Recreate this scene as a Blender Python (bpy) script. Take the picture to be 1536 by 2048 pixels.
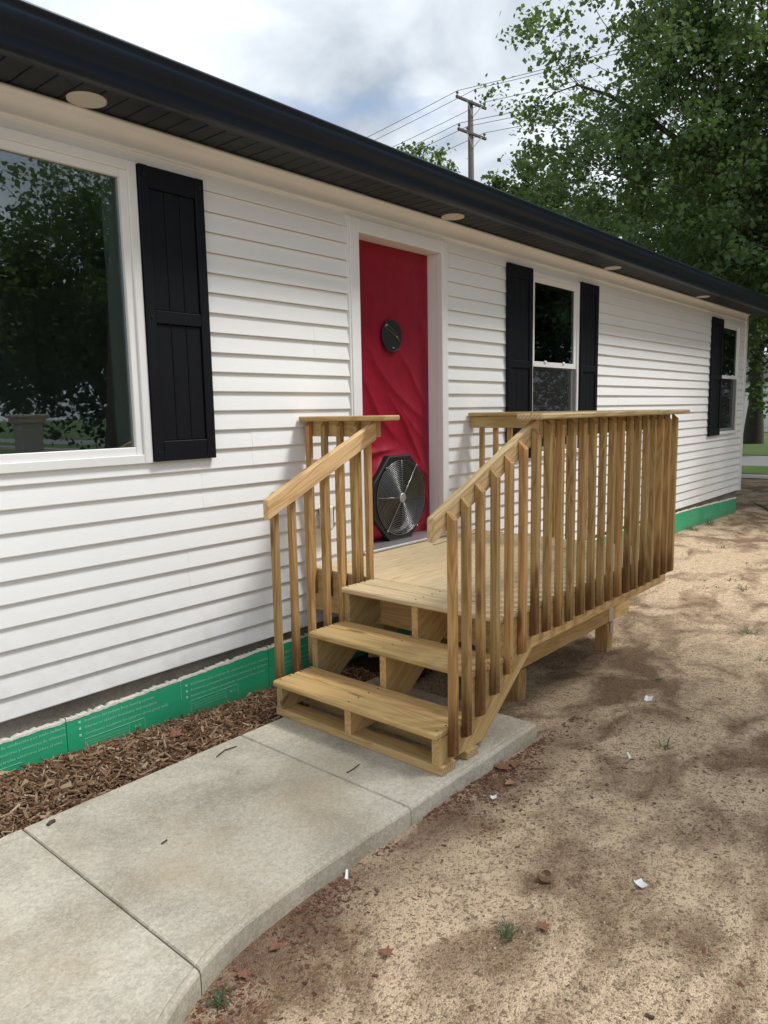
import bpy, math, random
import numpy as np
from mathutils import Matrix, Vector
for o in list(bpy.data.objects): bpy.data.objects.remove(o)
scene = bpy.context.scene
col = scene.collection
R_ = math.radians
random.seed(7); rng = np.random.default_rng(11)

# ------------------------------------------------------------------ camera
FPX, YAW, PITCH, ROLL, DIST, EYE = 1476.73, 0.859472, -0.135543, 0.018392, 3.26831, 1.50
def cam_axes():
    f = Vector((math.sin(YAW)*math.cos(PITCH), math.cos(YAW)*math.cos(PITCH), math.sin(PITCH)))
    r = Vector((math.cos(YAW), -math.sin(YAW), 0)); d = f.cross(r)
    return math.cos(ROLL)*r + math.sin(ROLL)*d, -math.sin(ROLL)*r + math.cos(ROLL)*d, f
cr, cd, cf = cam_axes()
cam = bpy.data.cameras.new('camera'); camo = bpy.data.objects.new('camera', cam); col.objects.link(camo)
m = Matrix.Identity(4)
for i in range(3):
    m[i][0] = cr[i]; m[i][1] = -cd[i]; m[i][2] = -cf[i]
m[0][3], m[1][3], m[2][3] = 0, -DIST, EYE
camo.matrix_world = m
cam.sensor_fit = 'HORIZONTAL'; cam.sensor_width = 36; cam.lens = 36*FPX/1536
cam.clip_start = 0.05; cam.clip_end = 2000
scene.camera = camo

# ------------------------------------------------------------------ world, sun, exposure
SUN_AZ, SUN_EL = R_(140), R_(58)     # azimuth from +Y towards +X : light comes from +x, -y
w = bpy.data.worlds.new('World'); scene.world = w; w.use_nodes = True
nt = w.node_tree; nt.nodes.clear()
def wn(t, **k):
    n = nt.nodes.new(t)
    for a, b in k.items(): setattr(n, a, b)
    return n
L = nt.links.new
sky = wn('ShaderNodeTexSky', sky_type='NISHITA', sun_disc=False)
sky.sun_elevation = SUN_EL; sky.sun_rotation = SUN_AZ; sky.air_density = 1.0; sky.dust_density = 1.0
tc = wn('ShaderNodeTexCoord'); sep = wn('ShaderNodeSeparateXYZ'); L(tc.outputs['Generated'], sep.inputs[0])
zc = wn('ShaderNodeMath', operation='MAXIMUM'); L(sep.outputs[2], zc.inputs[0]); zc.inputs[1].default_value = 0.0
za = wn('ShaderNodeMath', operation='ADD'); L(zc.outputs[0], za.inputs[0]); za.inputs[1].default_value = 0.22
dv = wn('ShaderNodeVectorMath', operation='DIVIDE'); L(tc.outputs['Generated'], dv.inputs[0])
cmb = wn('ShaderNodeCombineXYZ')
for i in range(3): L(za.outputs[0], cmb.inputs[i])
L(cmb.outputs[0], dv.inputs[1])
mp = wn('ShaderNodeMapping'); L(dv.outputs[0], mp.inputs[0])
mp.inputs['Location'].default_value = (11.56, 6.75, 0.0); mp.inputs['Scale'].default_value = (1, 1, 0.0)
n1 = wn('ShaderNodeTexNoise'); n1.inputs['Scale'].default_value = 1.5; n1.inputs['Detail'].default_value = 9; n1.inputs['Roughness'].default_value = .52; n1.inputs['Distortion'].default_value = .25
n2 = wn('ShaderNodeTexNoise'); n2.inputs['Scale'].default_value = 2.6; n2.inputs['Detail'].default_value = 7; n2.inputs['Roughness'].default_value = .5; n2.inputs['Distortion'].default_value = .5
mp2 = wn('ShaderNodeMapping'); L(dv.outputs[0], mp2.inputs[0]); mp2.inputs['Location'].default_value = (9.3, 1.4, 0); mp2.inputs['Scale'].default_value = (1, 1, 0)
L(mp.outputs[0], n1.inputs['Vector']); L(mp2.outputs[0], n2.inputs['Vector'])
r1 = wn('ShaderNodeValToRGB'); r1.color_ramp.elements[0].position = .34; r1.color_ramp.elements[1].position = .46
L(n1.outputs[0], r1.inputs[0])
r2 = wn('ShaderNodeValToRGB'); e = r2.color_ramp.elements
e[0].position = .33; e[0].color = (2.7, 3.1, 3.6, 1); e[1].position = .62; e[1].color = (5.9, 6.3, 6.7, 1)
L(n2.outputs[0], r2.inputs[0])
mx = wn('ShaderNodeMix', data_type='RGBA'); L(r1.outputs[0], mx.inputs['Factor']); L(sky.outputs[0], mx.inputs['A']); L(r2.outputs[0], mx.inputs['B'])
bg = wn('ShaderNodeBackground'); bg.inputs[1].default_value = 0.1; L(mx.outputs['Result'], bg.inputs[0])
wo = wn('ShaderNodeOutputWorld'); L(bg.outputs[0], wo.inputs[0])

sl = bpy.data.lights.new('sun', 'SUN'); sl.energy = 2.4; sl.angle = R_(14); sl.color = (1, .98, .945)
so = bpy.data.objects.new('sun', sl); col.objects.link(so)
sdir = Vector((math.sin(SUN_AZ)*math.cos(SUN_EL), math.cos(SUN_AZ)*math.cos(SUN_EL), math.sin(SUN_EL)))
so.rotation_euler = sdir.to_track_quat('Z', 'Y').to_euler(); so.location = (0, -20, 30)
scene.view_settings.view_transform = 'Standard'; scene.view_settings.look = 'None'
scene.view_settings.exposure = 0.80; scene.view_settings.gamma = 1.0
scene.render.engine = 'CYCLES'
scene.cycles.max_bounces = 8; scene.cycles.transparent_max_bounces = 12

# ------------------------------------------------------------------ materials
class NT:
    def __init__(s, name):
        s.m = bpy.data.materials.new(name); s.m.use_nodes = True
        s.t = s.m.node_tree; s.t.nodes.clear()
        s.out = s.t.nodes.new('ShaderNodeOutputMaterial')
    def n(s, t, ins=None, **k):
        x = s.t.nodes.new(t)
        for a, b in k.items(): setattr(x, a, b)
        for a, b in (ins or {}).items():
            if isinstance(b, bpy.types.NodeSocket): s.t.links.new(b, x.inputs[a])
            else: x.inputs[a].default_value = b
        return x
    def math(s, op, a, b=0.0, clamp=False):
        x = s.n('ShaderNodeMath', {0: a, 1: b}, operation=op); x.use_clamp = clamp; return x.outputs[0]
    def vm(s, op, a, b): return s.n('ShaderNodeVectorMath', {0: a, 1: b}, operation=op).outputs[0]
    def noise(s, vec, scale, detail=4, rough=.5, dist=0):
        return s.n('ShaderNodeTexNoise', {'Vector': vec, 'Scale': scale, 'Detail': detail, 'Roughness': rough, 'Distortion': dist}).outputs[0]
    def ramp(s, f, stops):
        x = s.n('ShaderNodeValToRGB', {0: f}); e = x.color_ramp.elements
        while len(e) > 1: e.remove(e[-1])
        for i, (p, c) in enumerate(stops):
            q = e[0] if i == 0 else e.new(p)
            q.position = p; q.color = (c if isinstance(c, tuple) else (c, c, c)) + (1,)
        return x.outputs[0]
    def mix(s, f, a, b, mode='MIX'):
        x = s.n('ShaderNodeMix', data_type='RGBA', blend_type=mode)
        for k, v in (('Factor', f), ('A', a), ('B', b)):
            k = {'Factor': 0, 'A': 6, 'B': 7}[k]
            if isinstance(v, bpy.types.NodeSocket): s.t.links.new(v, x.inputs[k])
            else: x.inputs[k].default_value = v if k == 0 else tuple(v) + (1,)
        return x.outputs[2]
    def bump(s, h, strength=.3, dist=.01, normal=None):
        i = {'Height': h, 'Strength': strength, 'Distance': dist}
        if normal is not None: i['Normal'] = normal
        return s.n('ShaderNodeBump', i).outputs[0]
    def bsdf(s, color, rough=.6, normal=None, spec=.5, metal=0.0, **k):
        i = {'Roughness': rough, 'Specular IOR Level': spec, 'Metallic': metal}
        i['Base Color'] = color if isinstance(color, bpy.types.NodeSocket) else tuple(color) + (1,)
        if normal is not None: i['Normal'] = normal
        i.update(k)
        p = s.n('ShaderNodeBsdfPrincipled', i)
        return p.outputs[0]
    def done(s, sh): s.t.links.new(sh, s.out.inputs[0]); return s.m
    def obj(s): return s.n('ShaderNodeTexCoord').outputs['Object']
    def geo(s): return s.n('ShaderNodeNewGeometry').outputs['Position']
    def rnd(s): return s.n('ShaderNodeObjectInfo').outputs['Random']

def simple(name, c, rough=.6, nscale=30, var=.15, bump=.1, spec=.5, metal=0, bscale=None):
    t = NT(name); p = t.geo()
    f = t.noise(p, nscale, 5)
    a = tuple(x*(1-var) for x in c); b = tuple(min(1, x*(1+var)) for x in c)
    cc = t.mix(f, a, b)
    nb = t.bump(t.noise(p, bscale or nscale*4, 4), bump, .004)
    return t.done(t.bsdf(cc, rough, nb, spec, metal))

def wood(name, light, dark, stain=False, green=.5, vary=1.0):
    t = NT(name); co = t.obj(); r = t.rnd()
    off = t.n('ShaderNodeCombineXYZ', {0: t.math('MULTIPLY', r, 31.7), 1: t.math('MULTIPLY', r, 7.3), 2: t.math('MULTIPLY', r, 19.1)}).outputs[0]
    v = t.vm('ADD', co, off)
    g = t.noise(t.vm('MULTIPLY', v, (.9, 9, 9)), 1.0, 3, .5, .3)
    ring = t.math('SINE', t.math('MULTIPLY', g, 64.0))
    ring = t.ramp(t.math('MULTIPLY_ADD', ring, .5), [(.0, 0.0), (.62, .25), (.95, 1.0)]) if False else t.ramp(t.math('ADD', t.math('MULTIPLY', ring, .5), .5), [(.0, .0), (.6, .3), (1.0, 1.0)])
    fib = t.noise(t.vm('MULTIPLY', v, (5, 260, 260)), 1.0, 3, .6)
    f2 = t.math('ADD', t.math('MULTIPLY', ring, .68), t.math('MULTIPLY', fib, .40), True)
    c = t.mix(f2, light, dark)
    # olive / warm shift between boards and along them
    big = t.noise(t.vm('MULTIPLY', v, (1.6, 5, 5)), 1.0, 3, .5)
    c = t.mix(t.math('MULTIPLY', big, green), c, tuple(a*b for a, b in zip(light, (.72, .80, .62))))
    r2 = t.math('FRACT', t.math('MULTIPLY', r, 17.31))
    hue = t.mix(r2, tuple(1+(q-1)*vary for q in (1.18, 1.03, .88)), tuple(1+(q-1)*vary for q in (.80, .83, .76)))
    c = t.mix(1.0, c, hue, 'MULTIPLY')
    # knots
    vo = t.n('ShaderNodeTexVoronoi', {'Vector': t.vm('MULTIPLY', v, (2.4, 11, 11)), 'Scale': 1.0})
    kn = t.ramp(vo.outputs['Distance'], [(.0, 1.0), (.12, .8), (.20, .0)])
    sel = t.math('GREATER_THAN', t.n('ShaderNodeSeparateColor', {0: vo.outputs['Color']}).outputs[0], .62)
    c = t.mix(t.math('MULTIPLY', t.math('MULTIPLY', kn, sel), .8), c, (.10, .045, .018))
    # end grain
    nrm = t.n('ShaderNodeVectorTransform', {0: t.n('ShaderNodeNewGeometry').outputs['Normal']}, vector_type='NORMAL', convert_from='WORLD', convert_to='OBJECT').outputs[0]
    sx = t.n('ShaderNodeSeparateXYZ', {0: nrm})
    endm = t.math('GREATER_THAN', t.math('ABSOLUTE', sx.outputs[0]), .93)
    sv = t.n('ShaderNodeSeparateXYZ', {0: t.vm('ADD', v, (0, .04, .11))})
    rad = t.math('SQRT', t.math('ADD', t.math('POWER', t.math('FRACT', sv.outputs[1]), 2), t.math('POWER', t.math('FRACT', sv.outputs[2]), 2)))
    eg = t.math('ADD', t.math('MULTIPLY', t.math('SINE', t.math('ADD', t.math('MULTIPLY', rad, 520.0), t.math('MULTIPLY', t.noise(v, 30, 2), 5.0))), .5), .5)
    if not stain: c = t.mix(endm, c, t.mix(eg, tuple(x*.88 for x in light), tuple(x*.85 for x in dark)))
    if stain:
        so_ = t.n('ShaderNodeSeparateXYZ', {0: co})
        for nx_ in (.045, .085):
            dd = t.math('SQRT', t.math('ADD', t.math('POWER', t.math('SUBTRACT', so_.outputs[0], nx_), 2), t.math('POWER', t.math('SUBTRACT', so_.outputs[1], .003), 2)))
            c = t.mix(t.math('LESS_THAN', dd, .0036), c, (.03, .025, .02))
        xs = t.n('ShaderNodeSeparateXYZ', {0: co}).outputs[0]
        amt = t.math('FRACT', t.math('MULTIPLY', r, 71.7))
        edge = t.math('ADD', t.math('MULTIPLY', amt, .30), t.math('MULTIPLY', t.noise(t.vm('MULTIPLY', v, (6, 60, 60)), 1.0, 3), .25))
        d = t.math('SUBTRACT', edge, xs)
        sm = t.ramp(t.math('MULTIPLY', d, 5.0, True), [(0.0, 0.0), (1.0, .82)])
        c = t.mix(sm, c, t.mix(1.0, c, (.30, .20, .14), 'MULTIPLY'))
    h = t.math('ADD', t.math('MULTIPLY', ring, .5), fib)
    nb = t.bump(h, .25, .0015)
    return t.done(t.bsdf(c, .72, nb, .3))

M = {}
M['wood'] = wood('treated_pine', (.62, .45, .245), (.40, .255, .11))
M['wood_bal'] = wood('treated_pine_stained', (.52, .345, .165), (.30, .17, .068), stain=True, green=.25)
M['wood_rail'] = wood('fresh_pine', (.70, .55, .345), (.46, .30, .15), green=.15)
M['wood_deck'] = wood('deck_pine', (.70, .575, .38), (.54, .41, .245), green=.15, vary=.35)

def vinyl():
    t = NT('white_vinyl'); p = t.geo()
    f = t.noise(p, 3.0, 4); sp = t.noise(p, 240, 2)
    c = t.mix(f, (.80, .80, .795), (.845, .845, .84))
    # splash dust low on the wall
    z = t.n('ShaderNodeSeparateXYZ', {0: p}).outputs[2]
    d = t.math('MULTIPLY', t.ramp(z, [(.15, 1.0), (.75, 0.0)]), t.ramp(t.noise(p, 12, 5, .6), [(.42, 0.0), (.72, .40)]))
    c = t.mix(d, c, (.55, .50, .43))
    h = t.math('ADD', t.noise(t.vm('MULTIPLY', p, (18, 1, 170)), 1.0, 4), t.math('MULTIPLY', t.noise(p, 4, 2), 2.0))
    return t.done(t.bsdf(c, .42, t.bump(h, .16, .003), .4))
M['vinyl'] = vinyl()
M['trim'] = simple('white_trim', (.80, .80, .795), .4, 8, .03, .08, .4, bscale=60)
M['black_alu'] = simple('black_aluminium', (.011, .018, .031), .38, 6, .15, .05, .22, bscale=40)
M['soffit'] = simple('black_soffit', (.010, .014, .020), .5, 10, .15, .06, .25)
M['shutter'] = simple('black_shutter', (.0042, .005, .0085), .55, 14, .2, .15, .22, bscale=120)
M['steel'] = simple('galvanised_steel', (.55, .56, .57), .38, 40, .2, .05, .5, 1.0)
M['alu'] = simple('aluminium_sill', (.60, .60, .61), .38, 30, .1, .05, .5, .85)
M['black_plastic'] = simple('black_plastic', (.012, .012, .013), .4, 50, .2, .1, .5)
M['dark_int'] = simple('fan_inside', (.006, .006, .007), .6, 20, .2, 0)
M['wire'] = simple('guard_wire', (.30, .305, .31), .32, 20, .1, 0, .6, 1.0)
M['white_box'] = simple('white_plastic', (.72, .72, .70), .4, 20, .05, .05)
M['grey_box'] = simple('dark_grey_plastic', (.05, .052, .055), .45, 20, .1, .05)
M['brass'] = simple('aged_brass', (.10, .065, .035), .4, 20, .2, .05, .5, .6)
M['interior'] = simple('interior_paint', (.62, .63, .62), .8, 4, .05, .05)
M['int_floor'] = simple('interior_floor', (.16, .11, .07), .6, 5, .2, .05)
M['shingle'] = simple('asphalt_shingle', (.035, .035, .038), .9, 60, .4, .6)
M['lens'] = simple('light_lens', (.58, .55, .50), .5, 8, .02, .02)
M['pole_wood'] = simple('weathered_pole', (.085, .07, .055), .85, 18, .3, .5)
M['cable'] = simple('line_cable', (.05, .05, .055), .5, 10, .1, 0)
M['insulator'] = simple('insulator_porcelain', (.16, .10, .08), .25, 10, .1, 0)
M['paper'] = simple('white_scrap', (.78, .79, .80), .6, 40, .06, .1)
M['shell'] = simple('nut_shell', (.33, .22, .13), .8, 90, .3, .5)
M['dry_leaf'] = simple('dry_leaf', (.21, .095, .05), .7, 60, .35, .3)
M['dry_leaf2'] = simple('pale_dry_leaf', (.36, .21, .10), .7, 60, .3, .3)
M['twig'] = simple('twig', (.085, .06, .04), .85, 80, .3, .3)
M['brick'] = simple('pillar_stone', (.42, .40, .37), .85, 12, .25, .4)
M['hose'] = simple('green_hose', (.05, .16, .05), .4, 20, .1, 0)
M['road'] = simple('asphalt', (.16, .16, .158), .9, 30, .2, .3)
M['gravel'] = simple('pale_gravel', (.22, .21, .19), .9, 60, .3, .5)
M['foam_white'] = simple('torn_foam', (.72, .68, .60), .9, 120, .18, .6)
M['print'] = simple('pale_print', (.42, .66, .55), .6, 120, .18, 0)

def concrete(name, a, b, stain=.5):
    t = NT(name); p = t.geo()
    f = t.noise(p, 2.6, 7, .62, .3); f2 = t.noise(p, 45, 5, .7); f3 = t.noise(p, 230, 3, .7)
    c = t.mix(t.ramp(f, [(.36, 0.0), (.60, 1.0)]), tuple(q*.86 for q in a), b)
    c = t.mix(t.math('MULTIPLY', t.ramp(f2, [(.36, 1.0), (.56, 0.0)]), .45), c, tuple(x*.70 for x in a))
    vo = t.n('ShaderNodeTexVoronoi', {'Vector': p, 'Scale': 150.0}); rc = t.n('ShaderNodeSeparateColor', {0: vo.outputs['Color']}).outputs[0]
    c = t.mix(t.math('MULTIPLY', t.ramp(rc, [(.62, 0.0), (.9, 1.0)]), .20), c, tuple(min(1, x*1.35) for x in b))
    c = t.mix(t.math('MULTIPLY', t.ramp(rc, [(.08, 1.0), (.3, 0.0)]), .20), c, (.20, .17, .13))
    st = t.ramp(t.noise(t.vm('ADD', p, (3.3, 8.1, 0)), 1.4, 5, .6), [(.5, 0.0), (.72, 1.0)])
    c = t.mix(t.math('MULTIPLY', st, stain), c, tuple(x*y for x, y in zip(a, (1.04, .90, .70))))
    br = t.noise(t.vm('MULTIPLY', p, (600, 40, 60)), 1.0, 3, .6)
    h = t.math('ADD', br, t.math('ADD', t.math('MULTIPLY', f3, 1.2), f2))
    return t.done(t.bsdf(c, .88, t.bump(h, .55, .003), .2))
M['concrete'] = concrete('walk_concrete', (.43, .385, .305), (.60, .55, .455))
M['conc_found'] = concrete('foundation_concrete', (.20, .185, .155), (.30, .275, .235), .7)

def foam():
    t = NT('green_foam_board'); p = t.geo()
    f = t.noise(t.vm('MULTIPLY', p, (2, 2, 9)), 1.0, 4, .6)
    c = t.mix(f, (.02, .33, .15), (.04, .47, .235))
    d = t.ramp(t.noise(p, 25, 6, .7), [(.55, 0.0), (.75, .5)])
    z = t.n('ShaderNodeSeparateXYZ', {0: p}).outputs[2]
    low = t.ramp(z, [(-.12, .55), (0.0, 0.0)]) if False else t.ramp(t.math('ADD', z, .5), [(.36, .75), (.46, 0.0)])
    c = t.mix(t.math('MULTIPLY', t.math('ADD', d, low), .6, True), c, (.16, .15, .09))
    return t.done(t.bsdf(c, .38, t.bump(t.noise(t.vm('MULTIPLY', p, (9, 9, 22)), 1.0, 3), .3, .006), .45))
M['foam'] = foam()

def fabric():
    t = NT('red_nylon'); p = t.geo()
    f = t.noise(p, 9, 5, .6)
    c = t.mix(f, (.22, .0045, .018), (.31, .008, .027))
    h = t.math('ADD', t.noise(p, 500, 2), t.math('MULTIPLY', t.noise(t.vm('MULTIPLY', p, (16, 10, 9)), 1.0, 5, .6, .8), 5.0))
    return t.done(t.bsdf(c, .42, t.bump(h, .35, .004), .25))
M['fabric'] = fabric()

def glass(name, refl, tint):
    t = NT(name)
    lw = t.n('ShaderNodeFresnel', {'IOR': 1.5}).outputs[0]
    f = t.math('ADD', t.math('MULTIPLY', lw, .85), refl, True)
    p = t.geo()
    nb = t.bump(t.noise(p, 1.3, 2), .02, .02)
    g = t.n('ShaderNodeBsdfGlossy', {'Color': (.93, .97, 1, 1), 'Roughness': .0, 'Normal': nb}).outputs[0]
    tr = t.n('ShaderNodeBsdfTransparent', {'Color': tint + (1,)}).outputs[0]
    return t.done(t.n('ShaderNodeMixShader', {0: f, 1: tr, 2: g}).outputs[0])
M['glass'] = glass('window_glass', .09, (.72, .80, .78))
M['glass2'] = glass('sash_glass', .05, (.62, .68, .66))
M['vinyl_clear'] = glass('clear_vinyl', .04, (.2, .2, .22))
def screen():
    t = NT('insect_screen')
    d = t.bsdf((.02, .021, .023), .8)
    tr = t.n('ShaderNodeBsdfTransparent', {}).outputs[0]
    return t.done(t.n('ShaderNodeMixShader', {0: .30, 1: tr, 2: d}).outputs[0])
M['screen'] = screen()

def dirt():
    t = NT('sandy_dirt'); p = t.geo()
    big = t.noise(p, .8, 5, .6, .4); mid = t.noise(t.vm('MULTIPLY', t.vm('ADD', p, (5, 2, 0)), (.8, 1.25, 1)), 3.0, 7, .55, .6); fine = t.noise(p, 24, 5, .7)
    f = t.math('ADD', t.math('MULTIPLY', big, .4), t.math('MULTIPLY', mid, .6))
    dapple = t.ramp(f, [(.425, 0.0), (.54, 1.0)])  # dappled tree shade, painted into the dirt colour as dark patches
    c = t.mix(dapple, (.215, .138, .086), (.66, .495, .335))
    c = t.mix(t.math('MULTIPLY', t.ramp(fine, [(.40, 1.0), (.55, 0.0)]), .40), c, (.17, .11, .065))
    vo = t.n('ShaderNodeTexVoronoi', {'Vector': p, 'Scale': 165.0, 'Randomness': 1.0})
    rc = t.n('ShaderNodeSeparateColor', {0: vo.outputs['Color']}).outputs[0]
    vo2 = t.n('ShaderNodeTexVoronoi', {'Vector': t.vm('ADD', p, (3, 1, 0)), 'Scale': 85.0})
    rc2 = t.n('ShaderNodeSeparateColor', {0: vo2.outputs['Color']}).outputs[1]
    c = t.mix(t.math('MULTIPLY', t.ramp(rc, [(.50, 0.0), (.85, 1.0)]), .5), c, t.mix(dapple, (.36, .25, .165), (.70, .555, .385)))
    c = t.mix(t.math('MULTIPLY', t.ramp(rc, [(.10, 1.0), (.30, 0.0)]), .62), c, (.135, .088, .053))
    c = t.mix(t.math('MULTIPLY', t.ramp(rc2, [(.93, 0.0), (.95, 1.0)]), .55), c, (.075, .05, .032))
    s = t.n('ShaderNodeSeparateXYZ', {0: p})
    band = t.ramp(t.math('ABSOLUTE', t.math('ADD', s.outputs[1], t.math('ADD', 1.58, t.math('MULTIPLY', mid, .22)))), [(0.0, 1.0), (.06, .7), (.17, 0.0)])
    xm = t.ramp(t.math('MULTIPLY', s.outputs[0], .2), [(.0, 1.0), (.6, 1.0), (.7, 0.0)])
    c = t.mix(t.math('MULTIPLY', t.math('MULTIPLY', band, xm), t.ramp(fine, [(.35, .15), (.6, .75)])), c, (.15, .09, .062))
    gr = t.ramp(t.math('MULTIPLY', s.outputs[0], .02), [(.30, 0.0), (.37, 1.0)])
    c = t.mix(t.math('MULTIPLY', gr, .8), c, (.13, .10, .065))
    h = t.math('ADD', t.math('MULTIPLY', vo.outputs['Distance'], -.8), t.math('ADD', fine, t.math('MULTIPLY', mid, 2.0)))
    return t.done(t.bsdf(c, .95, t.bump(h, .7, .012), .15))
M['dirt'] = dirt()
def grassm():
    t = NT('lawn'); p = t.geo()
    f = t.noise(p, 1.2, 5, .6); g = t.noise(p, 40, 4, .7)
    c = t.mix(f, (.05, .095, .022), (.105, .15, .04)); c = t.mix(t.ramp(g, [(.35, .6), (.6, 0.0)]), c, (.03, .055, .012))
    return t.done(t.bsdf(c, .9, t.bump(g, .8, .03), .2))
M['grass'] = grassm()
def leafm(name, a, b, trans=.35):
    t = NT(name); p = t.geo()
    f = t.noise(p, 1.1, 3, .6); f2 = t.noise(p, 17, 2)
    c = t.mix(f, a, b); c = t.mix(t.math('MULTIPLY', f2, .5), c, tuple(x*.55 for x in a))
    pr = t.bsdf(c, .45, None, .4)
    tl = t.n('ShaderNodeBsdfTranslucent', {'Color': t.mix(.5, c, (.16, .26, .03))}).outputs[0]
    return t.done(t.n('ShaderNodeMixShader', {0: trans, 1: pr, 2: tl}).outputs[0])
M['leaf'] = leafm('maple_leaf', (.085, .15, .055), (.14, .215, .085), .42)
M['leaf2'] = leafm('light_leaf', (.07, .13, .03), (.13, .19, .055))
M['leaf3'] = leafm('dark_leaf', (.04, .08, .028), (.08, .13, .042))
M['weed'] = leafm('weed_leaf', (.06, .10, .04), (.12, .16, .07), .25)
M['bark'] = simple('bark', (.065, .055, .047), .95, 14, .4, .9, .2)
def chips(name, cols, rough=.85):
    t = NT(name); g = t.n('ShaderNodeNewGeometry')
    r = g.outputs['Random Per Island']
    c = t.ramp(r, [(i/(len(cols)-1), k) for i, k in enumerate(cols)])
    f = t.noise(g.outputs['Position'], 180, 3, .6)
    c = t.mix(t.math('MULTIPLY', f, .4), c, (.045, .028, .018))
    return t.done(t.bsdf(c, rough, t.bump(f, .4, .002), .2))
M['mulch'] = chips('bark_mulch', [(0.092, 0.043, 0.022), (0.227, 0.116, 0.061), (0.124, 0.058, 0.031), (0.389, 0.238, 0.132), (0.162, 0.076, 0.039), (0.302, 0.167, 0.089), (0.059, 0.032, 0.018), (0.162, 0.091, 0.052), (0.562, 0.415, 0.273), (0.357, 0.232, 0.141), (0.259, 0.152, 0.085), (0.540, 0.404, 0.263), (0.130, 0.071, 0.038)])
M['mulch_base'] = simple('mulch_soil', (.045, .028, .018), .95, 60, .4, .8, .1)
M['fleck'] = chips('straw_fleck', [(.52, .42, .27), (.34, .25, .15), (.60, .50, .34), (.14, .09, .055), (.46, .36, .22), (.09, .06, .038), (.55, .44, .29), (.22, .14, .085)])
M['redcrumb'] = chips('red_mulch_crumb', [(.13, .05, .036), (.20, .085, .06), (.09, .045, .03), (.27, .16, .10), (.16, .06, .045)])

# ------------------------------------------------------------------ helpers
WM = {}
def tag(o, label=None, cat=None, group=None, kind=None):
    if label: o['label'] = label
    if cat: o['category'] = cat
    if group: o['group'] = group
    if kind: o['kind'] = kind
    return o
def put(o, parent=None, M4=None):
    col.objects.link(o)
    if M4 is None: M4 = Matrix.Identity(4)
    WM[o.name] = M4.copy()
    if parent is not None:
        o.parent = parent; o.matrix_parent_inverse = WM[parent.name].inverted()
    o.matrix_basis = M4
    return o
def empty(name, loc, parent=None):
    o = bpy.data.objects.new(name, None); o.empty_display_size = .2
    return put(o, parent, Matrix.Translation(loc))
def mk(name, verts, faces, mat, smooth=False):
    me = bpy.data.meshes.new(name)
    if isinstance(verts, np.ndarray): verts = verts.tolist()
    if isinstance(faces, np.ndarray): faces = faces.tolist()
    me.from_pydata(verts, [], faces); me.materials.append(M[mat] if isinstance(mat, str) else mat)
    if smooth: me.polygons.foreach_set('use_smooth', [True]*len(me.polygons))
    me.update(); return me
def ob(name, verts, faces, mat, parent=None, smooth=False, origin=None):
    """mesh given in world coordinates; origin moved to `origin`"""
    if origin is None:
        a = np.array(verts, float); origin = ((a[:,0].min()+a[:,0].max())/2, (a[:,1].min()+a[:,1].max())/2, a[:,2].min())
    vv = (np.array(verts, float) - np.array(origin))
    return put(bpy.data.objects.new(name, mk(name, vv, faces, mat, smooth)), parent, Matrix.Translation(origin))
def boxgeo(x0, x1, y0, y1, z0, z1, c=0.0):
    if c <= 0:
        v = [(x, y, z) for x in (x0, x1) for y in (y0, y1) for z in (z0, z1)]
        return v, [(0,1,3,2), (4,6,7,5), (0,4,5,1), (2,3,7,6), (0,2,6,4), (1,5,7,3)]
    lo = (x0, y0, z0); hi = (x1, y1, z1); v = []; idx = {}
    for sx in (0,1):
        for sy in (0,1):
            for sz in (0,1):
                s = (sx, sy, sz)
                for a in range(3):
                    p = [ (hi[i]-c if s[i] else lo[i]+c) for i in range(3)]
                    p[a] = hi[a] if s[a] else lo[a]
                    idx[(s, a)] = len(v); v.append(tuple(p))
    f = []
    for a in range(3):
        b, d = [(1,2), (2,0), (0,1)][a]
        for sa in (0,1):
            q = []
            for (sb, sd) in ((0,0), (1,0), (1,1), (0,1)):
                s = [0,0,0]; s[a] = sa; s[b] = sb; s[d] = sd; q.append(idx[(tuple(s), a)])
            f.append(tuple(q if sa else q[::-1]))
        # edges parallel to a
        for sb in (0,1):
            for sd in (0,1):
                s0 = [0,0,0]; s0[b] = sb; s0[d] = sd; s1 = list(s0); s1[a] = 1
                s0, s1 = tuple(s0), tuple(s1)
                q = [idx[(s0,b)], idx[(s1,b)], idx[(s1,d)], idx[(s0,d)]]
                f.append(tuple(q if (sb == sd) else q[::-1]))
    for s in [(i,j,k) for i in (0,1) for j in (0,1) for k in (0,1)]:
        q = [idx[(s,0)], idx[(s,1)], idx[(s,2)]]
        f.append(tuple(q if sum(s) % 2 else q[::-1]))
    return v, f
def join(*gs):
    v = []; f = []
    for a, b in gs:
        n = len(v); v += list(map(tuple, a)); f += [tuple(i+n for i in q) for q in b]
    return v, f
def box(name, x0, x1, y0, y1, z0, z1, mat, parent=None, c=0.0):
    v, f = boxgeo(x0, x1, y0, y1, z0, z1, c); return ob(name, v, f, mat, parent)
_bc = {}
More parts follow.
